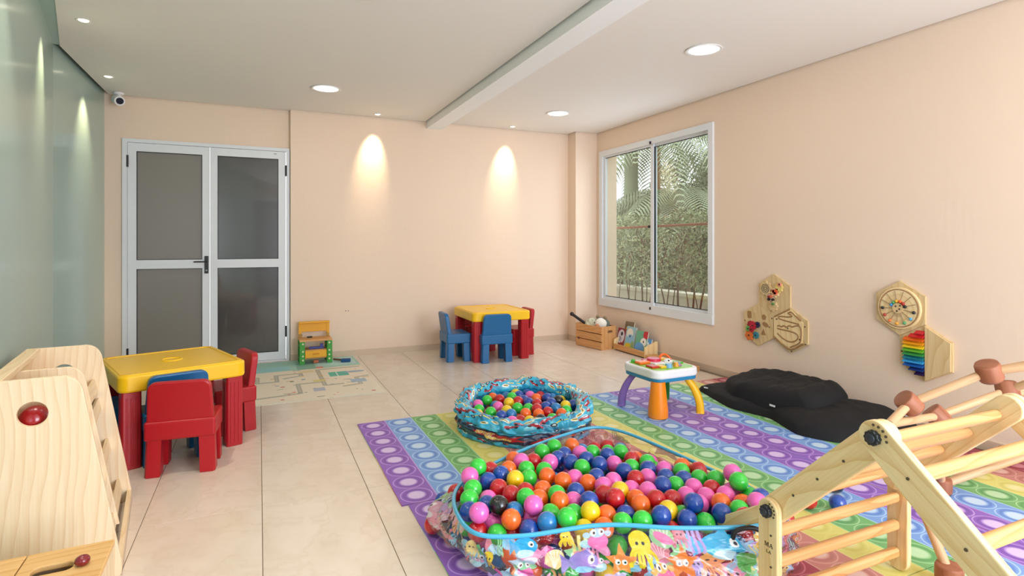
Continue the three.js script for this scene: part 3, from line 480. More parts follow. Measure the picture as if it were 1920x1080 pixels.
// ---------------------------------------------------------------- crate, book rack, plank along the right wall
{
  const t = thing('wooden_crate', 'slatted wooden crate of toys under the window', 'crate', [3.585, 0, -5.625], 0.155);
  // local: long side along z (0.44), short along x (0.22)
  const W = 0.215, L = 0.45, H = 0.262;
  for (const [y0, y1] of [[0.004, 0.085], [0.095, 0.172], [0.182, H]]) for (const s of [-1, 1]) part('slat', rlim(s * W / 2 - 0.006, s * W / 2 + 0.006, y0, y1, -L / 2, L / 2, 0.003, 'z'), M.crate, t);
  for (const s of [-1, 1]) {
    const sh = roundRect(W - 0.012, H, 0.003), hp = new THREE.Path(roundRect(0.075, 0.028, 0.012).getPoints(6).map((p) => new THREE.Vector2(p.x + 0.02, p.y + 0.07)).reverse()); sh.holes.push(hp);
    part('end_panel', ext(sh, 0.014, 0, 8, 'y').translate(0, H / 2, s * (L / 2 - 0.008) - 0.007), M.crate, t);
    for (const x of [-0.03, 0.055]) part('peg', new THREE.CylinderGeometry(0.005, 0.005, 0.003, 10).rotateX(Math.PI / 2).translate(x, 0.02, s * (L / 2) + 0.0), M.screw, t);
  }
  part('knot', new THREE.SphereGeometry(0.02, 14, 10).scale(0.3, 0.7, 1).translate(-W / 2 - 0.006, 0.09, -0.17), std(0x6b3f22, 0.6), t, 'dark wood knot');
  part('bottom', lim(-W / 2 + 0.006, W / 2 - 0.006, 0.004, 0.014, -L / 2 + 0.02, L / 2 - 0.02, 'z'), M.crate, t);
  // toys inside
  const b = thing('toy_bat', 'black handled toy bat leaning out of the wooden crate', 'toy', [0, 0, 0]);
  part('grip', [rod(V(3.50, 0.26, -5.70), V(3.40, 0.36, -5.84), 0.017, 0.017, 14), new THREE.SphereGeometry(0.025, 16, 10).translate(3.395, 0.365, -5.847)], std(0x241a1c, 0.5), b);
  part('barrel', rod(V(3.56, 0.17, -5.60), V(3.50, 0.26, -5.70), 0.026, 0.017, 14), std(0xb9806a, 0.5), b);
  const p = thing('plush_toy', 'round plush toy with a white face and grey back in the crate', 'plush toy', [3.62, 0.17, -5.55], 0.3);
  const fur = std(0x6d7468, 0.95), face = std(0xeee6d8, 0.9);
  const body = new THREE.SphereGeometry(0.1, 36, 26); { const q = body.attributes.position; for (let i = 0; i < q.count; i++) { const n = V(q.getX(i), q.getY(i), q.getZ(i)).normalize(); const k = 1 + 0.05 * (vn(n.x * 9 + 20, n.y * 9 + n.z * 7 + 20, 64) - 0.5); q.setXYZ(i, n.x * 0.095 * k, n.y * 0.088 * k, n.z * 0.095 * k); } body.computeVertexNormals(); }
  part('body', body.translate(0, 0.088, 0), fur, p);
  part('face', new THREE.SphereGeometry(0.082, 28, 20).scale(0.95, 0.9, 0.95).translate(-0.026, 0.100, 0.012), face, p, 'white face');
  part('muzzle', new THREE.SphereGeometry(0.026, 18, 12).translate(-0.098, 0.09, 0.02), std(0xc98a5e, 0.9), p);
  for (const [x, z] of [[-0.085, -0.03], [-0.07, 0.055]]) part('eye', new THREE.SphereGeometry(0.007, 10, 8).translate(x - 0.006, 0.122, z), M.black, p);
  for (const z of [-0.06, 0.05]) part('ear', new THREE.SphereGeometry(0.022, 14, 10).translate(0.0, 0.178, z), std(0x8d7a5c, 0.9), p);
  for (let i = 0; i < 7; i++) part('spot', new THREE.SphereGeometry(0.013, 10, 8).scale(1, 1, 0.5).translate(0.05 * Math.cos(i * 0.9) + 0.03, 0.06 + 0.018 * (i % 3), 0.085 - 0.008 * (i % 2)), std(i % 2 ? 0x2c3a38 : 0xb9c0b4, 0.9), p);
  const c = thing('cloth_toy', 'pale green folded cloth toy lying across the crate', 'toy', [3.56, 0.19, -5.66], 0.2);
  const cg = new THREE.SphereGeometry(0.1, 30, 20); { const q = cg.attributes.position; for (let i = 0; i < q.count; i++) { const k = 1 + 0.35 * (vn(q.getX(i) * 40 + 30, q.getZ(i) * 40 + q.getY(i) * 25 + 30, 64) - 0.5); q.setXYZ(i, q.getX(i) * 0.85 * k, q.getY(i) * 0.85 * k, q.getZ(i) * 1.15 * k); } cg.computeVertexNormals(); }
  part('cloth', cg.translate(0, 0.05, 0), std(0xc9c9ae, 0.9), c);
  const j = solo('toy_ball', [new THREE.SphereGeometry(0.03, 18, 12)], std(0xe9e4da, 0.6), 'small white ball beside the bat in the crate', 'ball'); j.position.set(3.535, 0.255, -5.74);
}
{
  const t = thing('book_rack', 'low pine rack holding picture books beside the crate', 'book rack', [3.755, 0, -5.10], 0.0);
  const L = 0.56;
  const sp = poly([[-0.085, 0], [0.082, 0], [0.082, 0.165], [0.06, 0.170], [-0.085, 0.115]]);
  for (const s of [-1, 1]) part('side_panel', ext(sp, 0.014, 0.002, 4, 'y').translate(0, 0, s * (L / 2) - 0.008), M.pineClimb, t);
  part('front_rail', rlim(-0.088, -0.074, 0.012, 0.072, -L / 2, L / 2, 0.003, 'z'), M.crate, t);
  part('back_rail', rlim(0.066, 0.080, 0.05, 0.12, -L / 2, L / 2, 0.003, 'z'), M.crate, t);
  part('bottom', rlim(-0.080, 0.075, 0.020, 0.030, -L / 2, L / 2, 0.003, 'z'), M.crate, t);
  // picture books, each leaning back against the rail
  const cover = (bg, blobs) => canvasTex(128, 176, (g, w, h) => { g.fillStyle = bg; g.fillRect(0, 0, w, h); for (const [x, y, a, b, c] of blobs) { g.fillStyle = c; g.beginPath(); g.ellipse(x * w, y * h, a * w, b * h, 0, 0, 7); g.fill(); } });
  const books = [
    [-5.335, 0.155, 0.215, 0.03, 'white and dark red picture book with an oval figure', cover('#8d2a38', [[0.5, 0.42, 0.42, 0.36, '#d8d6e0'], [0.55, 0.28, 0.14, 0.1, '#2a2a34'], [0.4, 0.55, 0.2, 0.14, '#a9a8bc'], [0.6, 0.9, 0.14, 0.2, '#b02a30']])],
    [-5.245, 0.160, 0.300, 0.045, 'tall yellow and brown picture book', cover('#7a684a', [[0.5, 0.3, 0.36, 0.14, '#f0b71c'], [0.5, 0.7, 0.44, 0.25, '#d8d0b8'], [0.3, 0.5, 0.2, 0.1, '#efe9dc']])],
    [-5.165, 0.165, 0.255, 0.02, 'pale blue picture book with a smiling face', cover('#9cc4cc', [[0.4, 0.3, 0.34, 0.22, '#e9e2d4'], [0.5, 0.55, 0.34, 0.22, '#8fc0dc'], [0.45, 0.42, 0.06, 0.05, '#20242c'], [0.4, 0.85, 0.36, 0.14, '#e0c83a'], [0.8, 0.8, 0.16, 0.2, '#8fb070']])],
    [-5.055, 0.150, 0.150, 0.02, 'small blue and white picture book', cover('#7fb4dc', [[0.5, 0.4, 0.3, 0.2, '#cfe4f2'], [0.3, 0.75, 0.1, 0.12, '#1e2c48'], [0.7, 0.8, 0.2, 0.14, '#dfe07a']])],
    [-4.965, 0.170, 0.235, 0.05, 'green picture book with a red corner leaning outward', cover('#6faf8c', [[0.85, 0.15, 0.24, 0.2, '#c8343c'], [0.7, 0.5, 0.26, 0.2, '#efe8da'], [0.4, 0.75, 0.4, 0.22, '#6aa6d8'], [0.7, 0.48, 0.05, 0.05, '#2a2a30']])],
    [-4.895, 0.140, 0.165, 0.02, 'thin blue picture book at the rack end', cover('#5f9ed0', [[0.5, 0.4, 0.3, 0.2, '#dbe8ef'], [0.4, 0.8, 0.2, 0.12, '#e9d98a'], [0.6, 0.7, 0.1, 0.1, '#1c2330']])],
  ];
  const paper = std(0xe9e2d2, 0.8);
  books.forEach(([z, w, h, off, lab, tx], i) => {
    const b = thing('picture_book', lab, 'book', [3.722 - 0.006 + (i % 2) * 0.022, 0.031, z], (i === 4 ? 0.12 : 0.03 * (i % 3 - 1)), 'picture books in the pine rack');
    const g = new THREE.BoxGeometry(0.012, h, w).translate(0, h / 2, 0); g.rotateZ(-0.22);
    const ms = std(0xffffff, 0.4, { map: tx }); const page = new THREE.BoxGeometry(0.008, h - 0.008, w - 0.004).translate(0.0, h / 2, 0.003).rotateZ(-0.22);
    part('cover', g, ms, b); part('pages', page, paper, b);
  });
  solo('pine_plank', rlim(3.665, 3.79, 0, 0.045, -4.80, -4.14, 0.005, 'z'), M.crate, 'low pine plank lying along the right wall beside the book rack', 'plank');
}
// ---------------------------------------------------------------- activity table
{
  const t = thing('activity_table', 'kids activity table with white top on four coloured legs', 'activity table', [2.655, 0.006, -3.305], 0.03);
  const W = 0.40, y0 = 0.245;
  part('base_tray', ext(roundRect(W - 0.012, W - 0.012, 0.07), 0.016, 0.006, 10).rotateX(-Math.PI / 2).translate(0, y0, 0), std(0x2a86b4, 0.4), t, 'blue tray underside');
  part('top_tray', ext(roundRect(W, W, 0.07), 0.034, 0.012, 10).rotateX(-Math.PI / 2).translate(0, y0 + 0.030, 0), std(0xf1f1f0, 0.35), t, 'white rounded top');
  const yt = y0 + 0.077;
  const leg = (sx, sz, mat, nm) => { // curved flat leg
    const a = V(sx * 0.125, y0 + 0.004, sz * 0.125), pts = [a, V(sx * 0.165, 0.17, sz * 0.165), V(sx * 0.19, 0.08, sz * 0.19), V(sx * 0.196, 0.0, sz * 0.196)];
    const c = new THREE.CatmullRomCurve3(pts), n = 14, pos = [], idx = [];
    const out = V(sx, 0, sz).normalize(), side = V(-sz, 0, sx).normalize();
    for (let i = 0; i <= n; i++) { const p = c.getPoint(i / n), w = 0.046 + 0.004 * Math.sin(i / n * 3), th = 0.028; for (let k = 0; k < 12; k++) { const q = k / 12 * Math.PI * 2, cx = Math.sign(Math.cos(q)) * Math.pow(Math.abs(Math.cos(q)), 0.5) * w, cz = Math.sign(Math.sin(q)) * Math.pow(Math.abs(Math.sin(q)), 0.5) * th; pos.push(p.x + side.x * cx + out.x * cz, p.y, p.z + side.z * cx + out.z * cz); } }
    for (let i = 0; i < n; i++) for (let k = 0; k < 12; k++) { const A = i * 12 + k, B = i * 12 + (k + 1) % 12; if (sx * sx > 0) idx.push(A, A + 12, B, B, A + 12, B + 12); }
    const base = n * 12; for (let k = 1; k < 11; k++) idx.push(base, base + k, base + k + 1);
    const g = new THREE.BufferGeometry(); g.setAttribute('position', new THREE.Float32BufferAttribute(pos, 3)); g.setIndex(idx); g.computeVertexNormals(); mat.side = THREE.DoubleSide; part('leg', g, mat, t, nm);
  };
  leg(-1, -1, std(0x8a68b4, 0.4), 'purple leg'); leg(1, 1, std(0xffc21a, 0.4), 'yellow leg'); leg(1, -1, std(0x2f8a28, 0.4), 'green leg');
  part('leg', new THREE.LatheGeometry([[0.0005, 0], [0.062, 0], [0.069, 0.008], [0.068, 0.06], [0.058, 0.15], [0.048, 0.249]].map(([a, b]) => new THREE.Vector2(a, b)), 32).translate(-0.155, 0, 0.160), phy(0xf98c12, 0.3, { clearcoat: 0.3 }), t, 'thick orange leg');
  // play features on the top
  const C = (h) => std(h, 0.35);
  part('green_field', ext(roundRect(W - 0.055, W - 0.055, 0.05), 0.004, 0.002, 8).rotateX(-Math.PI / 2).translate(0, yt - 0.004, 0), C(0x8cc63a), t, 'green play field');
  const part2 = (g, h, l) => part(l, g, C(h), t);
  part2(rb(0.10, 0.02, 0.07, 0.008, -0.11, yt + 0.010, -0.06), 0xf2792a, 'orange_slider'); part2(rb(0.06, 0.016, 0.08, 0.006, -0.13, yt + 0.008, 0.07), 0xc83a28, 'red_key'); part2(rb(0.05, 0.016, 0.06, 0.006, -0.075, yt + 0.008, 0.10), 0xf5c02a, 'yellow_key');
  part2(rb(0.10, 0.014, 0.10, 0.006, -0.02, yt + 0.007, -0.02), 0xf2eef0, 'book_page'); part2(new THREE.CylinderGeometry(0.045, 0.055, 0.026, 28).translate(-0.01, yt + 0.020, -0.06), 0xcf2348, 'red_dome'); part2(rb(0.13, 0.012, 0.05, 0.006, 0.0, yt + 0.010, -0.115), 0xd8345a, 'red_page');
  part2(new THREE.SphereGeometry(0.036, 24, 16).scale(1, 0.75, 1).translate(0.055, yt + 0.012, 0.02), 0xf6f4f0, 'face_dome'); for (const x of [0.04, 0.062]) part('eye', new THREE.SphereGeometry(0.006, 10, 8).translate(x, yt + 0.03, 0.046 - (x - 0.04) * 0.3), M.black, t);
  part2(new THREE.CylinderGeometry(0.022, 0.024, 0.03, 20).translate(-0.03, yt + 0.014, 0.125), 0x7fb6e0, 'blue_drum'); part2(new THREE.CylinderGeometry(0.016, 0.02, 0.034, 18).translate(0.04, yt + 0.015, 0.12), 0xf0a43a, 'orange_peg'); part2(new THREE.SphereGeometry(0.022, 18, 12).translate(0.075, yt + 0.008, 0.10), 0x7f9cac, 'grey_knob'); part2(new THREE.TorusGeometry(0.022, 0.006, 8, 24).rotateX(Math.PI / 2).translate(0.075, yt + 0.006, 0.10), 0xc07ab0, 'pink_ring');
  part2(new THREE.TorusGeometry(0.05, 0.009, 8, 28, Math.PI).rotateX(-0.5).translate(0.11, yt, -0.07), 0xf26a22, 'orange_arch'); part2(rb(0.07, 0.012, 0.06, 0.006, 0.13, yt + 0.006, 0.03), 0x58b040, 'green_key'); part2(rb(0.06, 0.012, 0.05, 0.006, 0.12, yt + 0.006, -0.12), 0xf7c33a, 'yellow_page'); part2(new THREE.SphereGeometry(0.018, 16, 10).translate(-0.14, yt + 0.008, -0.13), 0x55b84a, 'green_knob');
}
// ---------------------------------------------------------------- hexagon wall toys
{
  const a = 0.179;
  const hexShape = (k = 1) => poly([0, 1, 2, 3, 4, 5].map((i) => { const q = Math.PI / 2 + i * Math.PI / 3; return [a * k * Math.cos(q), a * k * Math.sin(q)]; }));
  // local frame: x toward the photographer's right along the wall (= +z world), y up, z out of the wall (-x world)
  const hex = (label, d, y) => { const t = thing('hexagon_wall_toy', label, 'wall toy', [RW - 0.001, y, -d], -Math.PI / 2, 'hexagon wall toys'); return t; };
  const board = (t, k = 1) => { part('board', ext(hexShape(k), 0.014, 0.002, 4, 'y').translate(0, 0, 0.002), M.beech, t); };
  const screws = (t, list) => list.forEach(([x, y]) => part('screw', new THREE.CylinderGeometry(0.006, 0.006, 0.003, 10).rotateX(Math.PI / 2).translate(x, y, 0.0185), M.screw, t));
  const gear = (t, x, y, r, n, mat, z = 0.019, nm = 'gear') => { const s = new THREE.Shape(); for (let i = 0; i < n * 4; i++) { const q = i / (n * 4) * Math.PI * 2, R = (i % 4 < 2) ? r : r * 0.80; i ? s.lineTo(R * Math.cos(q), R * Math.sin(q)) : s.moveTo(R, 0); } s.closePath(); return part(nm, ext(s, 0.010, 0.0015, 4, 'x').translate(x, y, z), mat, t); };
  const flat = (x, y, z, r, h = 0.006) => new THREE.CylinderGeometry(r, r, h, 20).rotateX(Math.PI / 2).translate(x, y, z);
  // gears
  let t = hex('hexagon wall toy with wooden gears, topmost of its trio', 3.345, 0.774); board(t); 
  const g1 = gear(t, -0.075, 0.055, 0.062, 9, M.beech); for (const r of [0.036, 0.024, 0.012]) part('ring', new THREE.TorusGeometry(r, 0.0022, 6, 28).translate(-0.075, 0.055, 0.031), std(0x4b4038, 0.6), g1);
  gear(t, 0.02, 0.03, 0.042, 8, M.pineClimb); gear(t, 0.055, 0.07, 0.04, 8, wood(0xf3dc86, 0xe0bf5c, 8, 1, 0.8)); gear(t, 0.0, -0.085, 0.045, 8, M.beech); gear(t, -0.03, -0.02, 0.035, 7, wood(0xf0c9b4, 0xd89a80, 8, 1, 0.8));
  for (const [x, y, c, r] of [[0.028, 0.035, 0xe2572e, 0.020], [0.012, 0.040, 0x9c2c24, 0.013], [0.07, 0.095, 0xe58c7a, 0.016], [0.072, 0.098, 0xb02424, 0.007], [-0.035, -0.01, 0x8c2c28, 0.010], [-0.035, -0.03, 0x1d1a1a, 0.011], [0.005, -0.03, 0x1d1a1a, 0.011], [-0.012, -0.005, 0xe8683e, 0.010], [0.005, -0.065, 0x64924e, 0.012], [0.03, 0.02, 0xef8a6a, 0.014]]) part('peg', flat(x, y, 0.036, r, 0.014), std(c, 0.5), t);
  // shape sorter
  t = hex('hexagon wall toy with shape cut outs and coloured gears, left of the maze', 3.505, 0.517); board(t);
  const dk = M.beechDark;
  part('oblong_recess', ext(roundRect(0.045, 0.062, 0.012), 0.0012, 0, 6).rotateZ(0.05).translate(-0.092, 0.075, 0.0175), dk, t); part('pentagon_recess', ext(poly([0, 1, 2, 3, 4].map((i) => [0.026 * Math.cos(i * 1.2566 + 1.57), 0.026 * Math.sin(i * 1.2566 + 1.57)])), 0.0012).translate(0.06, 0.07, 0.0175), dk, t);
  part('oval_recess', new THREE.CylinderGeometry(0.024, 0.024, 0.0012, 26).rotateX(Math.PI / 2).scale(1.35, 0.8, 1).rotateZ(-0.3).translate(0.075, 0.01, 0.018), dk, t); part('triangle_recess', ext(poly([[-0.026, -0.024], [0.026, -0.024], [0, 0.03]]), 0.0012).translate(0.055, -0.055, 0.0175), dk, t);
  for (const [x, y, r, n, c, z] of [[-0.075, -0.008, 0.034, 8, 0xa81c34, 0.019], [-0.045, -0.012, 0.038, 8, 0xc01a30, 0.024], [0.0, 0.0, 0.026, 8, 0x26184a, 0.021], [-0.095, -0.045, 0.028, 7, 0x5fae5a, 0.021], [-0.055, -0.045, 0.026, 7, 0xb01a30, 0.028], [-0.085, -0.10, 0.046, 6, 0xe0702c, 0.021], [-0.015, -0.09, 0.030, 7, 0x2f7f8c, 0.021]]) { const gg = gear(t, x, y, r, n, std(c, 0.45), z, 'coloured_gear'); part('axle', flat(x, y, z + 0.013, 0.006, 0.006), M.black, gg); }
  screws(t, [[-0.14, 0.02], [0.115, -0.005], [0.14, 0.07]]);
  // maze
  t = hex('hexagon wall toy with an engraved finger maze, lower right of the gears', 3.187, 0.514); board(t);
  part('maze_plate', ext(poly([[-0.155, 0.085], [0.0, 0.172], [0.115, 0.07], [0.11, -0.085], [0.0, -0.145], [-0.155, -0.08]]), 0.004, 0.001, 4, 'y').translate(0, 0, 0.018), M.pineClimb, t);
  const groove = (pts, r = 0.006) => part('groove', tube(pts.map(([x, y]) => V(x, y, 0.0215)), r, 60, 6), dk, t);
  groove([[-0.02, 0.135], [0.01, 0.145], [0.05, 0.12], [0.10, 0.085]]); groove([[-0.02, 0.135], [0.02, 0.115], [-0.01, 0.105], [-0.09, 0.10], [-0.11, 0.092], [-0.10, 0.082], [0.085, 0.058]]); groove([[-0.12, 0.018], [-0.10, 0.025], [-0.08, 0.018], [-0.06, 0.03], [-0.03, 0.022], [-0.01, 0.036], [0.02, 0.03], [0.05, 0.042], [0.085, 0.045], [0.10, 0.02], [0.10, -0.04], [0.09, -0.08], [0.0, -0.135]]); groove([[-0.12, 0.0], [0.06, -0.02], [0.075, -0.045], [0.05, -0.075], [0.0, -0.09], [-0.06, -0.075], [-0.12, -0.04]]); groove([[-0.15, 0.09], [0.0, 0.168]]); groove([[-0.15, -0.07], [0.0, -0.15], [0.12, -0.09]]);
  for (const [x, y] of [[-0.02, 0.012], [0.09, -0.06], [-0.125, 0.075]]) part('bead', flat(x, y, 0.024, 0.006, 0.005), M.screw, t);
  screws(t, [[0.13, 0.045], [0.135, -0.09], [-0.145, -0.085], [0.01, -0.165]]);
  // bead wheel
  t = hex('hexagon wall toy with a round bead wheel above the rainbow slats', 2.35, 0.777); board(t);
  const whl = part('wheel', new THREE.LatheGeometry([[0.0005, 0.014], [0.118, 0.014], [0.121, 0.010], [0.124, 0.010], [0.126, 0.014], [0.134, 0.014], [0.137, 0.010], [0.137, 0]].map(([x, y]) => new THREE.Vector2(x, y)), 60).rotateX(Math.PI / 2).translate(0, 0.0, 0.018), M.pineClimb, t); 
  part('rim_groove', new THREE.TorusGeometry(0.1225, 0.0035, 6, 60).translate(0, 0, 0.031), M.beechDark, whl);
  const bc = [0x1c1c22, 0xb8342c, 0xe8602c, 0xf0b428, 0x58a85a, 0x3f93c8, 0x22242c, 0xb23a30, 0xe27a3c, 0xf0a83a, 0x57a06a, 0x5aa8c8, 0x2a2a30];
  for (let i = 0; i < 13; i++) { const q = i / 13 * Math.PI * 2 + 0.3, c = Math.cos(q), s = Math.sin(q); part('wire', rod(V(0.034 * c, 0.034 * s, 0.038), V(0.114 * c, 0.114 * s, 0.038), 0.002, 0.002, 6), std(0x9a7f58, 0.4), whl); const out = s < 0.1; const R = out ? 0.100 : 0.046; part('bead', new THREE.SphereGeometry(0.0105, 14, 10).translate(R * c, R * s, 0.038), std(bc[i], 0.35), whl); }
  part('wheel_hub', flat(0, 0, 0.036, 0.034, 0.012), M.beech, whl); for (const [x, y] of [[-0.012, 0.012], [0.012, -0.004], [-0.004, -0.018], [0.016, 0.018]]) part('hub_hole', flat(x, y, 0.0425, 0.006, 0.002), M.screw, whl);
  screws(t, [[0.13, -0.02]]);
  // rainbow slats
  t = hex('hexagon wall toy with rainbow coloured slats on one half', 2.195, 0.507); board(t);
  part('half_board', ext(poly([[0.004, 0.172], [0.149, 0.086], [0.149, -0.086], [0.004, -0.172]]), 0.012, 0.0015, 4, 'y').translate(0, 0, 0.018), M.beech, t);
  const rc = [0xc81e28, 0xd8232a, 0xea6a1e, 0xf2a41c, 0xf2d024, 0x6cb832, 0x3f9a4a, 0x1f7f8c, 0x3aa2dc, 0x1a5aa8, 0x1c3478, 0x2a1848];
  const n = rc.length; for (let i = 0; i < n; i++) { const y = 0.142 - (i + 0.5) * (0.284 / n), half = Math.min(1, Math.max(0.14, (0.165 - Math.abs(y)) / 0.085)); const L = 0.125 * half; part('slat', uvm(new THREE.BoxGeometry(L, 0.004, 0.034).rotateX(0.55).translate(-L / 2 + 0.002, y, 0.036), 'x'), std(rc[i], 0.45), t); part('slat_face', uvm(new THREE.BoxGeometry(L, 0.0225, 0.004).translate(-L / 2 + 0.002, y - 0.002, 0.026), 'x'), std(rc[i], 0.5), t); }
  screws(t, [[-0.142, -0.01], [0.135, -0.03]]);
}
// ---------------------------------------------------------------- black bean bags
function pillow(name, label, pts, y0f, hf, wr, pw = 3.2) {
  const cx = pts.reduce((s, p) => s + p[0], 0) / pts.length, cz = pts.reduce((s, p) => s + p[1], 0) / pts.length;
  const curve = new THREE.CatmullRomCurve3(pts.map(([x, z]) => V(x, 0, z)), true, 'catmullrom', 0.25), N = 120, R = 26, pos = [], idx = [], uv = [];
  const P = curve.getSpacedPoints(N).slice(0, N);
  for (let side = 0; side < 2; side++) for (let r = 0; r <= R; r++) for (let i = 0; i < N; i++) {
    const k = r / R, x = cx + (P[i].x - cx) * k, z = cz + (P[i].z - cz) * k, dome = Math.sqrt(Math.max(0, 1 - Math.pow(k, pw)));
    const n = fbm(x * 5 + 40, z * 9 + 40, 64, 4) - 0.47, n2 = vn(x * 22 + z * 9 + 50, z * 6 + 50, 128) - 0.5;
    const b = y0f(x, z), y = side ? b : b + 0.012 * (k < 1 ? 1 : 0) + (hf(x, z) + wr * n * 2 + wr * 0.5 * n2) * dome;
    pos.push(x, Math.max(side ? b : b, y), z); uv.push(x, z);
  }
  const S = (R + 1) * N; for (let s = 0; s < 2; s++) for (let r = 0; r < R; r++) for (let i = 0; i < N; i++) { const j = (i + 1) % N, A = s * S + r * N + i, B = s * S + r * N + j, C = A + N, Dd = B + N; if (s) idx.push(A, B, C, B, Dd, C); else idx.push(A, C, B, B, C, Dd); }
  const g = new THREE.BufferGeometry(); g.setAttribute('position', new THREE.Float32BufferAttribute(pos, 3)); g.setAttribute('uv', new THREE.Float32BufferAttribute(uv, 2)); g.setIndex(idx); g.computeVertexNormals();
  const t = thing(name, label, 'bean bag'); const m = std(0x100f11, 0.85, { side: THREE.DoubleSide, bumpMap: clothBump, bumpScale: 0.0008 }); part('cover', g, m, t); return t;
}
const clothBump = tex(128, 128, (u, v) => 0.5 + 0.25 * Math.sin(u * 128 * 3.1416) * Math.sin(v * 128 * 3.1416) + 0.2 * fbm(u * 16, v * 16, 16, 3), false, 14);
{
  const tag = std(0xe6e6e4, 0.6);
  const a = pillow('bean_bag', 'large flat black bean bag spread on the mat by the right wall', [[3.28, -3.60], [3.24, -3.50], [3.12, -3.10], [3.18, -2.80], [3.07, -2.50], [3.16, -2.30], [3.45, -2.12], [3.76, -2.16], [3.83, -2.45], [3.80, -3.0], [3.72, -3.40], [3.55, -3.62]], () => 0.007, (x, z) => 0.075 + 0.085 * Math.exp(-((z + 2.38) ** 2) * 9 - ((x - 3.62) ** 2) * 5) - 0.03 * Math.max(0, -z - 3.1), 0.02, 4);
  part('brand_tag', bx(0.002, 0.010, 0.035).rotateY(0.3).translate(3.243, 0.055, -3.475), tag, a, 'tiny white tag');
  const b = pillow('bean_bag', 'folded black bean bag lying on top of the larger one', [[3.30, -3.34], [3.18, -3.12], [3.20, -2.80], [3.26, -2.58], [3.40, -2.52], [3.60, -2.52], [3.70, -2.64], [3.73, -2.95], [3.68, -3.30], [3.62, -3.40], [3.48, -3.36]], (x, z) => 0.06 + (x - 3.2) * 0.05, (x, z) => 0.135 + 0.03 * (z + 3.0) + 0.06 * (x - 3.45), 0.026, 9);
  part('brand_tag', bx(0.004, 0.012, 0.045).rotateY(-0.05).translate(3.188, 0.098, -2.79), tag, b, 'tiny white tag');
}
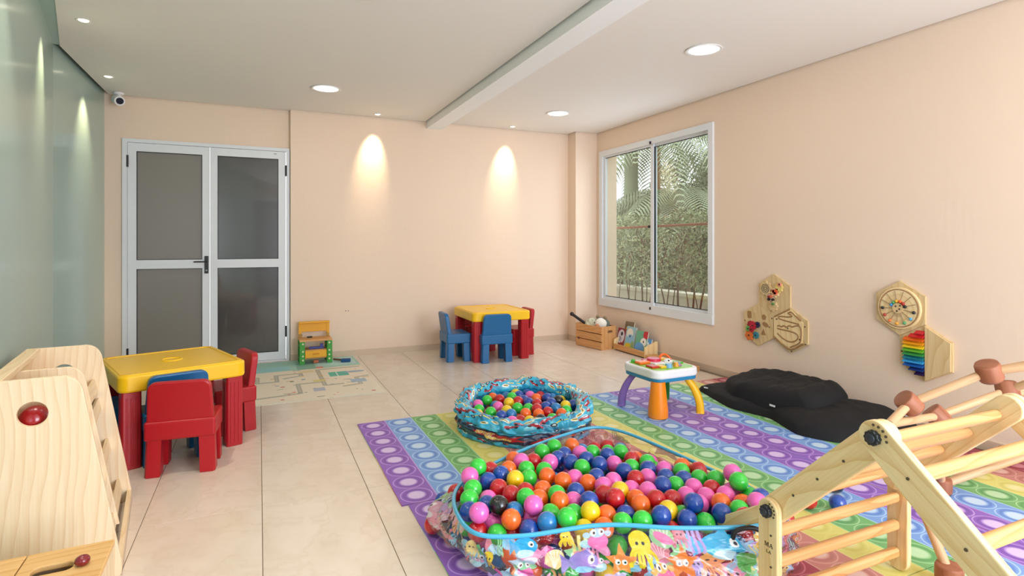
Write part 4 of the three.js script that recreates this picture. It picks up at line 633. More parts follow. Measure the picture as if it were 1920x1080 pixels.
// ball centres in millimetres and colour letter
const PIT_BALLS = [[1299, 221, -2407, 'G'], [1383, 222, -2382, 'O'], [1216, 221, -2372, 'G'], [1360, 226, -2268, 'P'], [1431, 218, -2272, 'G'], [1303, 215, -2311, 'B'], [1243, 221, -2267, 'B'], [1272, 223, -2199, 'B'], [1468, 222, -2204, 'B'], [1551, 221, -2218, 'G'], [1352, 224, -2197, 'B'], [1373, 224, -2125, 'B'], [1287, 223, -2129, 'G'], [1444, 219, -2114, 'P'], [1428, 225, -2016, 'B'], [1183, 226, -2229, 'P'], [1130, 217, -2290, 'R'], [1062, 234, -2274, 'P'], [1056, 219, -2344, 'O'], [1053, 226, -2203, 'G'], [1031, 217, -2135, 'G'], [1126, 219, -2176, 'G'], [833, 269, -2209, 'G'], [780, 257, -2163, 'P'], [907, 226, -2256, 'R'], [927, 231, -2187, 'B'], [986, 223, -2241, 'O'], [857, 226, -2157, 'B'], [962, 231, -2119, 'Y'], [768, 235, -2095, 'G'], [875, 222, -2087, 'R'], [896, 223, -2010, 'R'], [732, 226, -2034, 'G'], [815, 202, -2051, 'P'], [965, 215, -2029, 'R'], [706, 214, -1964, 'B'], [718, 238, -1894, 'P'], [785, 213, -1986, 'B'], [805, 237, -1919, 'K'], [868, 202, -1920, 'C'], [918, 241, -1860, 'P'], [926, 175, -1887, 'P'], [822, 215, -1846, 'O'], [784, 169, -1929, 'P'], [729, 152, -1993, 'G'], [716, 166, -1904, 'R'], [772, 165, -1858, 'G'], [841, 151, -1876, 'R'], [875, 183, -1810, 'B'], [933, 212, -1780, 'C'], [941, 150, -1815, 'R'], [1010, 164, -1779, 'R'], [1103, 224, -2105, 'O'], [1138, 226, -2032, 'O'], [1209, 216, -2059, 'P'], [1232, 217, -1991, 'O'], [1039, 213, -2019, 'O'], [993, 208, -1963, 'O'], [928, 232, -1946, 'G'], [1064, 217, -1951, 'G'], [1037, 228, -1876, 'O'], [1149, 214, -1948, 'B'], [1105, 208, -1891, 'P'], [1138, 228, -1831, 'B'], [1228, 223, -1866, 'R'], [1232, 237, -1796, 'R'], [977, 207, -1839, 'G'], [996, 229, -1749, 'G'], [1061, 202, -1813, 'G'], [1098, 228, -1758, 'Y'], [1049, 188, -1723, 'Y'], [1166, 203, -1755, 'O'], [1185, 203, -1683, 'G'], [1235, 198, -1735, 'B'], [1251, 209, -1655, 'G'], [1114, 195, -1694, 'O'], [1300, 225, -1863, 'Y'], [1334, 220, -1960, 'P'], [1266, 224, -1928, 'P'], [1295, 219, -2025, 'B'], [1368, 210, -1882, 'P'], [1329, 214, -1798, 'O'], [1301, 226, -1732, 'O'], [1402, 223, -1820, 'P'], [1492, 216, -1941, 'P'], [1422, 227, -1926, 'R'], [1384, 224, -1746, 'R'], [1479, 230, -1826, 'B'], [1557, 220, -1902, 'B'], [1549, 216, -1831, 'G'], [1493, 218, -2052, 'G'], [1546, 220, -2123, 'R'], [1584, 222, -2061, 'G'], [1538, 223, -1996, 'B'], [1606, 219, -1973, 'P'], [1655, 223, -1919, 'G'], [1705, 218, -1971, 'O'], [1615, 218, -1859, 'B'], [1733, 221, -1902, 'R'], [1687, 215, -1846, 'G'], [1715, 232, -1780, 'G'], [1591, 222, -1773, 'P'], [1656, 217, -1741, 'R'], [1527, 212, -1743, 'P'], [1589, 214, -1701, 'P'], [1525, 211, -1669, 'P'], [1593, 221, -1628, 'O'], [1657, 221, -1669, 'P'], [1720, 209, -1703, 'P'], [1753, 211, -1639, 'G'], [1715, 269, -1660, 'G'], [1455, 214, -1739, 'R'], [1382, 213, -1675, 'Y'], [1448, 182, -1674, 'G'], [1468, 241, -1636, 'B'], [1319, 223, -1636, 'B'], [1302, 163, -1676, 'C'], [1357, 162, -1629, 'R'], [1414, 202, -1609, 'B'], [1481, 185, -1591, 'G'], [1545, 214, -1575, 'B'], [1615, 219, -1560, 'G'], [1675, 213, -1600, 'O'], [1677, 246, -1535, 'P'], [1738, 235, -1573, 'B'], [1748, 272, -1724, 'P']];
const POOL_BALLS = [[1416, 134, -3582, 'G'], [1502, 134, -3566, 'R'], [1521, 138, -3453, 'Y'], [1597, 136, -3575, 'G'], [1592, 137, -3460, 'R'], [1319, 135, -3502, 'P'], [1289, 133, -3400, 'G'], [1335, 135, -3312, 'G'], [1422, 135, -3404, 'P'], [1534, 132, -3342, 'G'], [1441, 130, -3236, 'C'], [1370, 133, -3224, 'B'], [1654, 129, -3497, 'B'], [1649, 133, -3416, 'B'], [1593, 131, -3301, 'G'], [1525, 134, -3201, 'O'], [1738, 135, -3480, 'O'], [1811, 135, -3458, 'B'], [1851, 135, -3374, 'K'], [1708, 134, -3279, 'B'], [1621, 142, -3235, 'R'], [1599, 130, -3167, 'O'], [1670, 131, -3178, 'R'], [1752, 135, -3223, 'C'], [1727, 135, -3105, 'O'], [1789, 134, -3150, 'G'], [1832, 138, -3238, 'Y'], [1901, 131, -3257, 'B'], [1481, 133, -3053, 'Y'], [1455, 119, -3129, 'R'], [1388, 129, -3102, 'P'], [1338, 108, -3149, 'Y'], [1580, 117, -3099, 'K'], [1628, 133, -3038, 'G'], [1544, 102, -3038, 'O'], [1303, 108, -3212, 'C'], [1257, 122, -3337, 'Y'], [1442, 134, -3308, 'Y'], [1680, 138, -3351, 'R'], [1781, 135, -3340, 'B']];
const SIDE_BALLS = [[754, 155, -2261, 'R'], [712, 110, -2307, 'B'], [710, 75, -2264, 'R'], [651, 47, -2249, 'R']];
// ---------------------------------------------------------------- plastic balls
const BALL = { G: [0x32d13f, 'green'], O: [0xff6d18, 'orange'], P: [0xf76ac0, 'pink'], B: [0x1449a6, 'dark blue'], R: [0xc8141f, 'red'], Y: [0xfbd214, 'yellow'], K: [0x111114, 'black'], C: [0x1d7fc0, 'light blue'] };
const BR = 0.036, ballGeo = new THREE.SphereGeometry(BR, 28, 18), ballMat = {};
for (const k in BALL) ballMat[k] = phy(BALL[k][0], 0.3, { clearcoat: 0.7, clearcoatRoughness: 0.12 });
function ball(x, y, z, k, where, group) { const m = solo('plastic_ball', ballGeo, ballMat[k], `${BALL[k][1]} plastic ball ${where}`, 'ball', `${BALL[k][1]} balls ${group}`); m.position.set(x, y, z); m.rotation.set(x * 9, y * 7, z * 5); return m; }
const placed = [];
for (const [x, y, z, k] of PIT_BALLS) { ball(x / 1000, y / 1000, z / 1000, k, 'heaped in the clear sea creature ball pit', 'in the clear ball pit'); placed.push([x / 1000, y / 1000, z / 1000]); }
for (const [x, y, z, k] of POOL_BALLS) { ball(x / 1000, y / 1000, z / 1000, k, 'in the small blue fabric pool', 'in the blue fabric pool'); placed.push([x / 1000, y / 1000, z / 1000]); }
for (const [x, y, z, k] of SIDE_BALLS) { ball(x / 1000, y / 1000, z / 1000, k, 'caught low in the bulging side of the clear ball pit', 'in the side of the clear ball pit'); placed.push([x / 1000, y / 1000, z / 1000]); }
ball(2.357, 0.043, -1.71, 'B', 'lying loose on the mat beside the climbing frame', 'loose on the mat');
ball(2.26, 0.043, -1.78, 'R', 'lying loose on the mat beside the climbing frame', 'loose on the mat');
ball(2.02, 0.043, -1.70, 'R', 'lying loose on the mat beside the climbing frame', 'loose on the mat');
ball(2.52, 0.043, -1.84, 'K', 'lying loose on the mat beside the climbing frame', 'loose on the mat');

// ---------------------------------------------------------------- clear vinyl ball pit
const RIM = [[0.66, -1.97], [0.675, -1.80], [0.80, -1.735], [1.085, -1.655], [1.33, -1.535], [1.60, -1.44], [1.74, -1.47], [1.80, -1.60], [1.78, -1.98], [1.69, -2.45], [1.60, -2.52], [1.45, -2.51], [1.02, -2.38], [0.75, -2.21]];
const RIMY = [0.215, 0.215, 0.212, 0.228, 0.222, 0.222, 0.215, 0.215, 0.222, 0.235, 0.24, 0.235, 0.215, 0.205];
const BASE = [[0.715, -2.07], [0.765, -1.87], [0.88, -1.71], [1.07, -1.60], [1.30, -1.475], [1.58, -1.40], [1.72, -1.45], [1.81, -1.60], [1.82, -2.0], [1.74, -2.50], [1.62, -2.57], [1.44, -2.57], [0.95, -2.47], [0.64, -2.33]];
{
  const t = thing('ball_pit', 'clear vinyl ball pit printed with sea creatures and light blue piping', 'ball pit');
  const rc = new THREE.CatmullRomCurve3(RIM.map(([x, z], i) => V(x, RIMY[i], z)), true, 'centripetal'), bc = new THREE.CatmullRomCurve3(BASE.map(([x, z]) => V(x, 0.009, z)), true, 'centripetal');
  const crinkle = tex(1024, 128, (u, v) => { const a = fbm(u * 96, v * 10 + u * 30, 96, 3), b = fbm(u * 60 + 7, v * 14 - u * 20, 60, 3); return 1 - 2.2 * Math.min(Math.abs(a - 0.44), Math.abs(b - 0.44)); }, false);
  const N = 320, S = 26, rp = [], bp = []; for (let i = 0; i <= N; i++) { rp.push(rc.getPoint(i / N)); bp.push(bc.getPoint(i / N)); }
  const wallGeo = (off) => {
    const pos = [], uv = [], idx = [];
    for (let j = 0; j <= S; j++) for (let i = 0; i <= N; i++) {
      const s = j / S, k = i % N, a = bp[k], b = rp[k], p = a.clone().lerp(b, s), n = V(a.x - 1.25, 0, a.z + 1.97).normalize();
      const u = i / N, e = Math.sin(Math.PI * Math.min(1, s)), wr = (fbm(u * 56 + s * 4, s * 7 + u * 20, 56, 4) - 0.47) * 0.075 + Math.pow(Math.abs(vn(u * 84 + s * 6, s * 5, 84) - 0.5) * 2, 2) * 0.012;
      p.addScaledVector(n, e * (0.035 + wr) + off); pos.push(p.x, p.y, p.z); uv.push(u, s);
    }
    for (let j = 0; j < S; j++) for (let i = 0; i < N; i++) { const A = j * (N + 1) + i; idx.push(A, A + N + 1, A + 1, A + 1, A + N + 1, A + N + 2); }
    const g = new THREE.BufferGeometry(); g.setAttribute('position', new THREE.Float32BufferAttribute(pos, 3)); g.setAttribute('uv', new THREE.Float32BufferAttribute(uv, 2)); g.setIndex(idx); g.computeVertexNormals(); return g;
  };
  part('vinyl_wall', wallGeo(0), phy(0xfdf6f8, 0.09, { transmission: 1, thickness: 0, ior: 1.5, side: THREE.DoubleSide, bumpMap: crinkle, bumpScale: 0.006 }), t, 'transparent crinkled vinyl wall');
  part('vinyl_floor', ext(poly(BASE.map(([x, z]) => [x, -z])), 0.001).rotateX(-Math.PI / 2).translate(0, 0.0075, 0), phy(0xd8ecf4, 0.2, { transmission: 0.6, thickness: 0 }), t);
  part('piping', tube(rp.filter((_, i) => i % 4 === 0 && i < N), 0.008, 220, 8, true), phy(0x49b4dc, 0.3, { clearcoat: 0.4 }), t, 'light blue rim piping');
  // printed sea creatures: u runs once round the pit, front edge about u 0.12 to 0.36
  const CW = 2048, CH = 256, draw = (g) => {
    g.clearRect(0, 0, CW, CH);
    const at = (u, v, f) => { g.save(); g.translate(u * CW, (1 - v) * CH); g.scale(CW / 4.0, CH / 0.26); f(); g.restore(); };   // metres
    const el = (x, y, a, b, c, r = 0) => { g.fillStyle = c; g.beginPath(); g.ellipse(x, y, a, b, r, 0, 7); g.fill(); };
    const eye = (x, y, r) => { el(x, y, r, r, '#ffffff'); el(x + r * 0.2, y + r * 0.1, r * 0.4, r * 0.4, '#15151a'); };
    const fish = (c, c2, d = 1) => { el(0, 0, 0.048, 0.030, c); g.fillStyle = c; g.beginPath(); g.moveTo(-0.035 * d, 0); g.lineTo(-0.075 * d, -0.03); g.lineTo(-0.07 * d, 0.03); g.fill(); el(0, 0.024, 0.03, 0.013, c2); g.beginPath(); g.fillStyle = c; g.moveTo(-0.02, -0.02); g.lineTo(0.02, -0.045); g.lineTo(0.025, -0.02); g.fill(); eye(0.026 * d, -0.006, 0.011); };
    const octo = (c) => { el(0, -0.012, 0.030, 0.028, c); g.strokeStyle = c; g.lineWidth = 0.008; for (let i = -3; i <= 3; i++) { g.beginPath(); g.moveTo(i * 0.007, 0.005); g.quadraticCurveTo(i * 0.016, 0.03, i * 0.013 + (i % 2 ? 0.006 : -0.006), 0.048); g.stroke(); } el(-0.009, -0.008, 0.004, 0.004, '#222'); el(0.009, -0.008, 0.004, 0.004, '#222'); };
    const star = (c) => { g.fillStyle = c; g.beginPath(); for (let i = 0; i < 10; i++) { const q = i * Math.PI / 5 - Math.PI / 2, R = i % 2 ? 0.026 : 0.054; g.lineTo(R * Math.cos(q), R * Math.sin(q)); } g.fill(); eye(-0.011, 0.002, 0.009); eye(0.011, 0.002, 0.009); };
    const crab = (c, c2) => { el(0, 0.008, 0.034, 0.020, c); el(-0.036, -0.012, 0.012, 0.009, c2); el(0.036, -0.012, 0.012, 0.009, c2); el(0, -0.016, 0.026, 0.012, c2); eye(-0.013, -0.018, 0.009); eye(0.013, -0.018, 0.009); };
    const weed = (c) => { g.strokeStyle = c; g.lineWidth = 0.010; for (let i = -1; i <= 1; i++) { g.beginPath(); g.moveTo(i * 0.014, 0.05); g.bezierCurveTo(i * 0.03, 0.02, i * 0.004, 0, i * 0.024, -0.045); g.stroke(); } };
    const shell = (c) => { el(0, 0, 0.034, 0.028, c); g.strokeStyle = 'rgba(255,255,255,0.6)'; g.lineWidth = 0.003; for (let i = -2; i <= 2; i++) { g.beginPath(); g.moveTo(0, 0.026); g.lineTo(i * 0.013, -0.024); g.stroke(); } };
    const F = (f, v, fn) => at(0.118 + f * 0.245, v, fn);
    const pal = ['#f49ac2', '#8ed0ef', '#f7a46a', '#9ad89a', '#f4e08a', '#c3a4dc', '#f0b4c8', '#a9dce8', '#e98a96', '#8fc6e8'];
    g.globalAlpha = 0.85;
    for (let i = 0; i < 230; i++) { const u = rnd(), v = 0.04 + rnd() * 0.92, c = pal[i % pal.length]; at(u, v, () => { const k = 0.7 + rnd() * 0.6; g.scale(k, k); [() => el(0, 0, 0.03, 0.018, c, rnd() * 3), () => weed(c), () => shell(c), () => fish(c, '#e6f2f8', i % 2 ? 1 : -1), () => crab(c, pal[(i + 3) % 10]), () => star(c), () => octo(c)][i % 7](); }); }
    g.globalAlpha = 1;
    F(0.12, 0.86, () => fish('#1fb0e6', '#bfe6f6')); F(0.265, 0.90, () => { g.scale(0.6, 0.6); octo('#f4d02c'); }); F(0.37, 0.86, () => crab('#f273b4', '#a9cdea')); F(0.515, 0.76, () => { g.scale(1.25, 1.25); octo('#f7d81f'); }); F(0.22, 0.66, () => shell('#f2d392')); F(0.315, 0.60, () => { fish('#9a83cc', '#8fd0ea'); }); F(0.44, 0.60, () => star('#f58a3a')); F(0.10, 0.52, () => crab('#f06eb0', '#7fcf9a')); F(0.655, 0.58, () => { g.scale(1.15, 1.15); star('#f4812e'); }); F(0.79, 0.80, () => { g.scale(1.35, 1.25); fish('#22b2e4', '#bfe4f2'); }); F(0.86, 0.56, () => { el(0, 0, 0.04, 0.034, '#57b95c'); }); F(0.955, 0.84, () => { g.scale(0.9, 0.9); octo('#eebd22'); }); F(0.58, 0.45, () => crab('#e96aa0', '#f2b05a')); F(0.71, 0.9, () => weed('#b9a0dc')); F(0.60, 0.88, () => el(0, 0, 0.035, 0.016, '#f07aa8', 0.4));
    F(-0.09, 0.60, () => octo('#f2cf1e')); F(-0.16, 0.72, () => el(0, 0, 0.03, 0.03, '#57b97a')); F(-0.05, 0.36, () => el(0, 0, 0.035, 0.03, '#f26aa6')); F(-0.22, 0.7, () => octo('#efd48a'));
  };
  const cnv = document.createElement('canvas'); cnv.width = CW; cnv.height = CH; const g2 = cnv.getContext('2d'); draw(g2);
  const img = g2.getImageData(0, 0, CW, CH).data, col = new Uint8Array(CW * CH * 4), alp = new Uint8Array(CW * CH * 4);
  for (let j = 0; j < CH; j++) for (let i = 0; i < CW; i++) { const s = (j * CW + i) * 4, d = ((CH - 1 - j) * CW + i) * 4; for (let q = 0; q < 3; q++) { col[d + q] = img[s + 3] > 8 ? img[s + q] : 230; alp[d + q] = img[s + 3] * 0.8; } col[d + 3] = alp[d + 3] = 255; }
  const tc = new THREE.DataTexture(col, CW, CH), ta = new THREE.DataTexture(alp, CW, CH); for (const q of [tc, ta]) { q.magFilter = THREE.LinearFilter; q.wrapS = THREE.RepeatWrapping; q.needsUpdate = true; } tc.colorSpace = THREE.SRGBColorSpace;
  part('sea_creature_print', wallGeo(0.0015), phy(0xffffff, 0.25, { map: tc, alphaMap: ta, transparent: true, side: THREE.DoubleSide, clearcoat: 0.9, clearcoatRoughness: 0.08, bumpMap: crinkle, bumpScale: 0.006 }), t, 'printed fish, octopuses, crabs and starfish');
  part('black_strap', tube([V(1.475, 0.19, -1.455), V(1.48, 0.222, -1.445), V(1.53, 0.232, -1.425), V(1.575, 0.215, -1.405)], 0.008, 24, 8), M.black, t, 'black strap hooked over the rim');

  // balls buried under the visible heap
  const inside = (x, z, poly_, m) => { let c = false, near = 9; for (let i = 0, j = poly_.length - 1; i < poly_.length; j = i++) { const [xi, zi] = poly_[i], [xj, zj] = poly_[j]; if ((zi > z) !== (zj > z) && x < (xj - xi) * (z - zi) / (zj - zi) + xi) c = !c; const dx = xj - xi, dz = zj - zi, q = Math.max(0, Math.min(1, ((x - xi) * dx + (z - zi) * dz) / (dx * dx + dz * dz))); near = Math.min(near, Math.hypot(x - xi - q * dx, z - zi - q * dz)); } return c && near > m; };
  const more = [], keys = ['G', 'O', 'P', 'B', 'R', 'G', 'P', 'B', 'O', 'R', 'C', 'Y'], sp = 0.0735;
  const tryPut = (x, y, z) => { for (const [a, b, c] of placed) if ((a - x) ** 2 + (b - y) ** 2 + (c - z) ** 2 < 0.0715 ** 2) return; for (const [a, b, c] of more) if ((a - x) ** 2 + (b - y) ** 2 + (c - z) ** 2 < 0.0715 ** 2) return; more.push([x, y, z]); };
  for (let l = 0; l < 4; l++) for (let i = 0; i < 22; i++) for (let j = 0; j < 24; j++) {
    const x = 0.55 + (i + (j % 2) * 0.5 + (l % 2) * 0.5) * sp, z = -2.62 + (j + (l % 2) * 0.667) * sp * 0.866, y = 0.047 + l * 0.0598;
    if (l < 3 ? inside(x, z, l === 0 ? BASE : RIM.map(([a, b], q) => [a + (BASE[q][0] - a) * (0.75 - l * 0.3), b + (BASE[q][1] - b) * (0.75 - l * 0.3)]), 0.040) : inside(x, z, RIM, 0.045) && y < 0.23) tryPut(x, y, z);
  }
  // fine search for gaps near the surface
  for (let n = 0; n < 9000; n++) { const x = rr(0.65, 1.88), z = rr(-2.55, -1.4), y = rr(0.12, 0.215); if (inside(x, z, RIM, 0.042)) tryPut(x, y, z); }
  const im = new THREE.InstancedMesh(new THREE.SphereGeometry(BR, 20, 12), phy(0xffffff, 0.3, { clearcoat: 0.7, clearcoatRoughness: 0.12 }), more.length);
  const mt = new THREE.Matrix4(), cc = new THREE.Color(); more.forEach(([x, y, z], i) => { im.setMatrixAt(i, mt.makeTranslation(x, y, z)); im.setColorAt(i, cc.setHex(BALL[keys[Math.floor(rnd() * keys.length)]][0])); });
  im.name = 'buried_plastic_balls'; im.userData = { kind: 'stuff', label: 'mixed plastic balls buried under the heap of the clear ball pit', category: 'balls' }; scene.add(im);
}
// ---------------------------------------------------------------- small fabric pool
{
  const C = [1.59, -3.365], t = thing('fabric_pool', 'small round blue fabric pool printed with racing cars, filled with balls', 'ball pit', [C[0], 0.006, C[1]]);
  const N = 300;
  // th measured so that th=0 points to the photographer
  const facing = Math.atan2(-C[0], -C[1]);
  const dirOf = (u) => { const q = facing + u * Math.PI * 2; return [Math.sin(q), Math.cos(q)]; };
  const rimH = (u) => { const c = Math.cos(u * Math.PI * 2), s = Math.sin(u * Math.PI * 2); return 0.170 - 0.036 * c + 0.012 * Math.sin(u * 31) * 0.6; };
  const surf = (rows, fn) => { const pos = [], uv = [], idx = []; for (let j = 0; j <= rows; j++) for (let i = 0; i <= N; i++) { const u = i / N, [r, y, v] = fn(u === 1 ? 0 : u, j / rows), [dx, dz] = dirOf(u); pos.push(dx * r, y, dz * r); uv.push(u, v); } for (let j = 0; j < rows; j++) for (let i = 0; i < N; i++) { const A = j * (N + 1) + i; idx.push(A, A + 1, A + N + 1, A + 1, A + N + 2, A + N + 1); } const g = new THREE.BufferGeometry(); g.setAttribute('position', new THREE.Float32BufferAttribute(pos, 3)); g.setAttribute('uv', new THREE.Float32BufferAttribute(uv, 2)); g.setIndex(idx); g.computeVertexNormals(); return g; };
  const wr = (u, v, k) => (fbm(u * 40 + 3, v * 5 + 3, 40, 4) - 0.47) * k + (Math.abs(vn(u * 72, v * 3, 72) - 0.5)) * k * 0.7;
  const hexR = (u) => { const q = ((u * 6) % 1 + 1) % 1 - 0.5; return 0.425 - 0.018 * (1 - 4 * q * q) + 0.0; };
  // print
  const cars = (g, w, h, band) => {
    g.fillStyle = '#35b3d6'; g.fillRect(0, 0, w, h);
    const blob = (x, y, a, b, c, r = 0) => { g.fillStyle = c; g.beginPath(); g.ellipse(x, y, a, b, r, 0, 7); g.fill(); };
    for (let i = 0; i < 90; i++) { const x = rnd() * w, y = rnd() * h; blob(x, y, 20 + rnd() * 30, 8 + rnd() * 16, ['#5cc8e2', '#2a9cc4', '#7fd6ea', '#1f86b0'][i % 4], rnd() * 3); }
    for (let i = 0; i < (band ? 70 : 130); i++) { // little racing cars, tyres and flame badges
      const x = (i + rnd() * 0.7) / (band ? 70 : 130) * w, y = h * (0.12 + 0.76 * ((i * 0.618) % 1)), k = 1.1 + rnd() * 0.6; g.save(); g.translate(x, y); g.rotate((rnd() - 0.5) * 1.4); g.scale(k, k);
      if (i % 3 === 0) { g.fillStyle = '#b7283a'; g.beginPath(); g.moveTo(-26, 6); g.lineTo(-20, -6); g.lineTo(-4, -12); g.lineTo(10, -5); g.lineTo(26, -1); g.lineTo(27, 7); g.fill(); blob(-15, 8, 6, 6, '#17202a'); blob(15, 8, 6, 6, '#17202a'); blob(-2, -6, 6, 3, '#d8f0f8'); }
      else if (i % 3 === 1) { blob(0, 0, 20, 9, '#f2f0d8', -0.2); blob(-4, 0, 12, 5, '#d8b83a', -0.2); g.fillStyle = '#1c3a5e'; g.fillRect(-12, -2, 22, 3); }
      else { blob(0, 0, 10, 10, '#22303a'); blob(0, 0, 5, 5, '#c8d4d8'); g.fillStyle = '#e6d24a'; g.fillRect(10, -4, 18, 5); }
      g.restore();
    }
  };
  const outT = canvasTex(2048, 256, (g, w, h) => {
    cars(g, w, h, true);
    g.fillStyle = '#1d2c4a'; g.fillRect(0, h * 0.26, w, h * 0.50);
    g.fillStyle = '#2c8fb8'; for (let i = 0; i < 40; i++) g.fillRect(rnd() * w, h * (0.28 + rnd() * 0.44), 60 + rnd() * 90, 5);
    // lettering badge and red racing car, repeated round the pool
    for (let k = 0; k < 3; k++) {
      const bx0 = ((k / 3) * w + w - 150) % w;
      for (const sh of [0, -w]) {
        g.save(); g.translate(bx0 + sh, h * 0.5);
        g.fillStyle = '#c4202c'; g.beginPath(); g.moveTo(-110, -20); g.quadraticCurveTo(-40, -72, 100, -34); g.lineTo(150, -52); g.lineTo(112, -8); g.lineTo(165, 6); g.lineTo(100, 34); g.quadraticCurveTo(-30, 52, -110, -20); g.fill();
        g.font = 'bold italic 46px sans-serif'; g.textAlign = 'center'; g.lineWidth = 7; g.strokeStyle = '#fff3c0'; g.strokeText('HOT', -44, -6); g.fillStyle = '#f59a1c'; g.fillText('HOT', -44, -6); g.font = 'bold italic 34px sans-serif'; g.strokeText('WHEELS', 26, 24); g.fillStyle = '#f7c01e'; g.fillText('WHEELS', 26, 24);
        g.translate(330, 12); g.fillStyle = '#b01c2c'; g.beginPath(); g.moveTo(-150, 26); g.quadraticCurveTo(-130, -8, -70, -14); g.lineTo(-50, -44); g.lineTo(-20, -46); g.lineTo(-8, -16); g.quadraticCurveTo(90, -20, 160, 22); g.lineTo(160, 36); g.lineTo(-150, 36); g.fill(); g.fillStyle = '#f2a030'; g.beginPath(); g.moveTo(30, 10); g.lineTo(120, 14); g.lineTo(60, 24); g.fill();
        for (const x of [-62, 100]) { g.fillStyle = '#e8e4d0'; g.beginPath(); g.arc(x, 22, 27, 0, 7); g.fill(); g.fillStyle = '#1a1a1e'; g.beginPath(); g.arc(x, 22, 23, 0, 7); g.fill(); g.fillStyle = '#a8b4a0'; g.beginPath(); g.arc(x, 22, 10, 0, 7); g.fill(); }
        g.restore();
      }
    }
  });
  const lipT = canvasTex(2048, 256, (g, w, h) => cars(g, w, h, false));
  const pm = (m) => phy(0xffffff, 0.32, { map: m, side: THREE.DoubleSide, clearcoat: 0.5, clearcoatRoughness: 0.15 });
  part('outer_wall', surf(16, (u, s) => { const H = rimH(u); return [hexR(u) + 0.022 * Math.sin(Math.PI * s) + (s > 0.05 ? wr(u, s * 0.6, 0.05) : 0) + (s < 0.15 ? 0.012 * (1 - s / 0.15) : 0), s * H * 0.80, s]; }), pm(outT), t, 'outer wall printed with lettering and a red racing car');
  part('rolled_rim', surf(18, (u, s) => { const H = rimH(u), q = s * Math.PI * 1.25 - 0.35, w = wr(u, s + 2, 0.085); return [hexR(u) - 0.022 + 0.048 * Math.cos(q) * (1 + w * 6) + w * 0.5, H * 0.80 + 0.045 * Math.sin(q) * (1 + w * 5) + w * 0.3, s]; }), pm(lipT), t, 'gathered fabric rim printed with racing cars');
  part('inner_lining', surf(10, (u, s) => { const H = rimH(u); return [hexR(u) - 0.050 - 0.012 * (1 - s) + wr(u, s * 0.3 + 4, 0.012), 0.004 + s * H * 0.84, s]; }), phy(0x1590c8, 0.35, { side: THREE.DoubleSide }), t, 'bright blue inner lining');
  part('pool_floor', disc(0.40, 0.003, 0, 0.003, 0, 48), phy(0x1590c8, 0.35), t);
  // balls below the visible layer
  const more = [], sp = 0.0735; const keys = ['G', 'O', 'P', 'B', 'R', 'B', 'O', 'R', 'C', 'Y', 'K'];
  const tryPut = (x, y, z) => { for (const [a, b, c] of placed) if ((a - x) ** 2 + (b - y) ** 2 + (c - z) ** 2 < 0.0712 ** 2) return; for (const [a, b, c] of more) if ((a - x) ** 2 + (b - y) ** 2 + (c - z) ** 2 < 0.0712 ** 2) return; more.push([x, y, z]); };
  for (let i = -6; i <= 6; i++) for (let j = -6; j <= 6; j++) { const x = (i + (j % 2 ? 0.5 : 0)) * sp, z = j * sp * 0.866; if (Math.hypot(x, z) < 0.325) tryPut(C[0] + x, 0.047, C[1] + z); }
  for (let n = 0; n < 5000; n++) { const q = rnd() * 6.283, r = Math.sqrt(rnd()) * 0.33; tryPut(C[0] + r * Math.cos(q), rr(0.06, 0.135), C[1] + r * Math.sin(q)); }
  more.forEach(([x, y, z]) => ball(x, y, z, keys[Math.floor(rnd() * keys.length)], 'in the small blue fabric pool', 'in the blue fabric pool'));
}
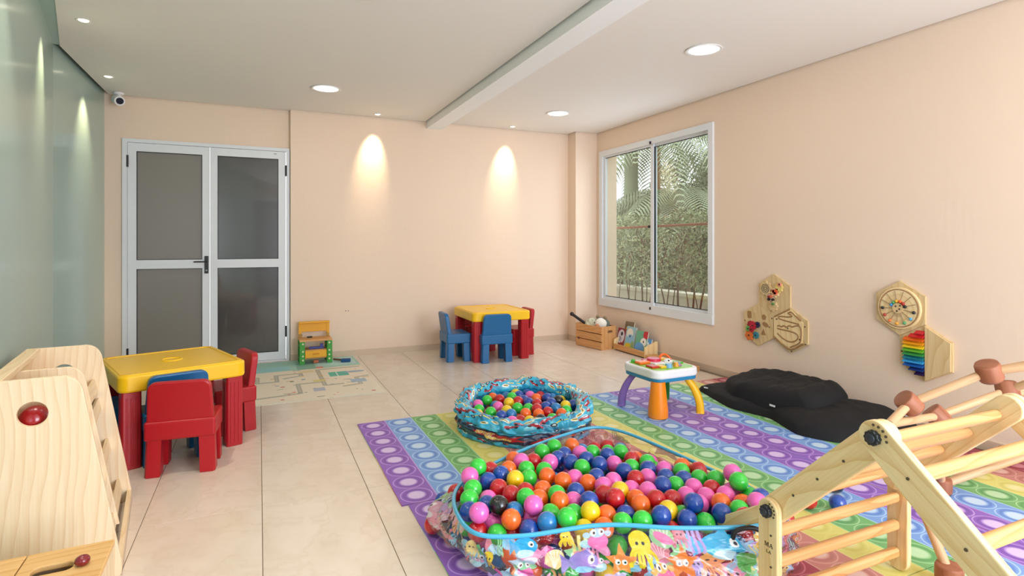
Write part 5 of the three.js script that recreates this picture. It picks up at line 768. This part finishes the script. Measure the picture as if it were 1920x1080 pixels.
// ---------------------------------------------------------------- folding pine climbing frame
{
  const t = thing('folding_climber', 'folding pine climbing frame with round rungs and black knobs', 'climbing frame');
  const XN = 1.492, XF = 2.143, th = 0.024, J1 = [-1.314, 0.348], J2 = [-0.971, 0.689];
  const board = (p, q, w, x, lab) => {
    const L = Math.hypot(q[0] - p[0], q[1] - p[1]), s = roundRect(L + w, w, w / 2 - 0.001);
    const g = ext(s, th - 0.008, 0.004, 14, 'x').translate(0, 0, -(th - 0.008) / 2);
    const d = V(0, q[1] - p[1], q[0] - p[0]).normalize(), n = V(1, 0, 0), m = new THREE.Matrix4().makeBasis(d, n.clone().cross(d), n);
    m.setPosition(x, (p[1] + q[1]) / 2, (p[0] + q[0]) / 2); g.applyMatrix4(m); return part('rail', g, M.pineClimb, t, lab);
  };
  const hole = (z, y, x, r = 0.004, parent = t) => part('screw', new THREE.CylinderGeometry(r, r, 0.003, 10).rotateZ(Math.PI / 2).translate(x, y, z), M.screw, parent);
  const knobShape = new THREE.Shape(); for (let i = 0; i <= 60; i++) { const q = i / 60 * Math.PI * 2, R = 0.0195 + 0.0012 * Math.cos(q * 10); i ? knobShape.lineTo(R * Math.cos(q), R * Math.sin(q)) : knobShape.moveTo(R, 0); }
  const knob = (z, y, x, s) => { const g = ext(knobShape, 0.012, 0.003, 6).rotateY(s * Math.PI / 2).translate(x, y, z); const k = part('knob', g, phy(0x1c2026, 0.35), t, 'black scalloped plastic knob'); part('knob_cap', new THREE.SphereGeometry(0.012, 18, 10).scale(0.4, 1, 1).translate(x + s * 0.016, y, z), phy(0x2a3038, 0.3), k); };
  const foot3 = [-0.262, 0.052], footA = [-1.314, 0.044];
  for (const [x, s] of [[XN, -1], [XF, 1]]) {
    const o = x + s * 0.0, i = x - s * (th + 0.001);
    const post = board(footA, J1, 0.074, o, 'upright rail'); board(J1, J2, 0.084, i, 'sloping rail'); board(J2, foot3, 0.088, o, 'long leaning rail');
    const f = o + s * (th / 2);
    knob(J1[0] , J1[1], f, s); knob(J2[0], J2[1], f, s);
    for (let k = 0; k < 5; k++) { const q1 = 0.35 + k * 0.42; hole(J1[0] + 0.027 * Math.sin(q1 + 0.0), J1[1] + 0.027 * Math.cos(q1), f + s * 0.0005, 0.003); hole(J2[0] + 0.033 * Math.sin(q1 - 0.4), J2[1] + 0.033 * Math.cos(q1 - 0.4), f + s * 0.0005, 0.0036); }
    for (const y of [0.275, 0.175, 0.075]) hole(-1.300, y, f + s * 0.0005, 0.0035);
    for (const k of [0.12, 0.30, 0.48, 0.66, 0.84]) hole(J2[0] + (foot3[0] - J2[0]) * k, J2[1] + (foot3[1] - J2[1]) * k, f + s * 0.0005, 0.0042);
    for (const k of [0.22, 0.46, 0.70]) hole(J1[0] + (J2[0] - J1[0]) * k, J1[1] + (J2[1] - J1[1]) * k, i + s * th / 2 + s * 0.0005, 0.004);
  }
  const rung = (z, y, tilt, out) => part('rung', rb((XF - XN) - (out ? th : 3 * th + 0.002), 0.036, 0.030, 0.013, (XN + XF) / 2, 0, 0).rotateX(tilt).translate(0, y, z), M.rung, t);
  for (const y of [0.275, 0.175, 0.075]) rung(J1[0], y, 0, true);
  for (const k of [0.22, 0.46, 0.70, 0.93]) rung(J1[0] + (J2[0] - J1[0]) * k, J1[1] + (J2[1] - J1[1]) * k, 0.75, false);
  for (const k of [0.12, 0.30, 0.48, 0.66, 0.84]) rung(J2[0] + (foot3[0] - J2[0]) * k, J2[1] + (foot3[1] - J2[1]) * k, -0.7, true);
  // folded out arm that reaches over the rim of the ball pit
  board(J1, [-1.56, 0.185], 0.05, XN + 2 * (th + 0.001), 'arm reaching over the ball pit rim');
  // burnt mark on the near upright
  const mk = canvasTex(128, 192, (g, w, h) => { g.fillStyle = '#000'; g.fillRect(0, 0, w, h); g.fillStyle = '#fff'; g.font = 'bold 74px serif'; g.textAlign = 'center'; g.fillText('MA', w / 2, 84); g.font = 'bold 52px serif'; g.fillText('LA', w / 2, 160); }, false);
  const pm = new THREE.PlaneGeometry(0.034, 0.05).rotateY(-Math.PI / 2).translate(XN - th / 2 - 0.0006, 0.232, -1.309);
  part('burnt_mark', pm, std(0x3a2416, 0.7, { alphaMap: mk, transparent: true, polygonOffset: true }), t, 'small dark burnt letters');
}
// ---------------------------------------------------------------- geodesic dome of sticks and hubs
{
  const t = thing('climbing_dome', 'wooden geodesic climbing dome of round sticks and brown hubs', 'climbing dome');
  const n = { N0: [2.24, 0.498, -1.41], N1: [2.414, 0.55, -1.44], N2: [2.681, 0.453, -1.485], N3: [2.594, 0.702, -1.251], N4: [3.02, 0.551, -1.387], N5: [3.02, 0.80, -1.02], N6: [2.72, 0.80, -0.98], N7: [3.40, 0.50, -1.25], B1: [2.198, 0.045, -1.178], B2: [2.98, 0.045, -1.63], B3: [3.74, 0.045, -1.72], B4: [3.72, 0.045, -1.2], M1: [3.40, 0.22, -1.42] };
  const P = {}; for (const k in n) P[k] = V(...n[k]);
  const c = V(2.85, 0.1, -1.2);
  for (const [a, b] of [['N1', 'N3'], ['N2', 'N4'], ['N1', 'N0'], ['N2', 'N0'], ['N2', 'B2'], ['N3', 'N5'], ['N3', 'N6'], ['N4', 'N5'], ['N4', 'N7'], ['N0', 'B1'], ['B2', 'M1'], ['M1', 'N7'], ['N7', 'N5'], ['B3', 'M1'], ['B2', 'B3'], ['M1', 'B4'], ['N5', 'N6'], ['N7', 'B4']]) part('stick', rod(P[a], P[b], 0.0165, 0.0165, 16), M.stick, t);
  for (const k in n) {
    if (k === 'B0' || k === 'N0') continue;
    const out = P[k].clone().sub(c).normalize(), base = k[0] === 'B', h = 0.036, r = 0.042;
    if (base) out.set(0, 1, 0);
    const g = new THREE.LatheGeometry([[0.0005, -h], [r * 0.9, -h], [r, -h * 0.75], [r * 1.02, 0], [r, h * 0.75], [r * 0.9, h], [0.0005, h]].map(([a, b]) => new THREE.Vector2(a, b)), 28); uvm(g, 'y');
    g.applyQuaternion(new THREE.Quaternion().setFromUnitVectors(V(0, 1, 0), out)); g.translate(...P[k].toArray()); part('hub', g, M.hub, t, 'reddish brown round hub');
  }
}
scene.traverse((o) => { if (o.isMesh) { o.castShadow = true; o.receiveShadow = true; } if (o.isSpotLight || o.isPointLight) o.castShadow = true; });
renderer.render(scene, camera);
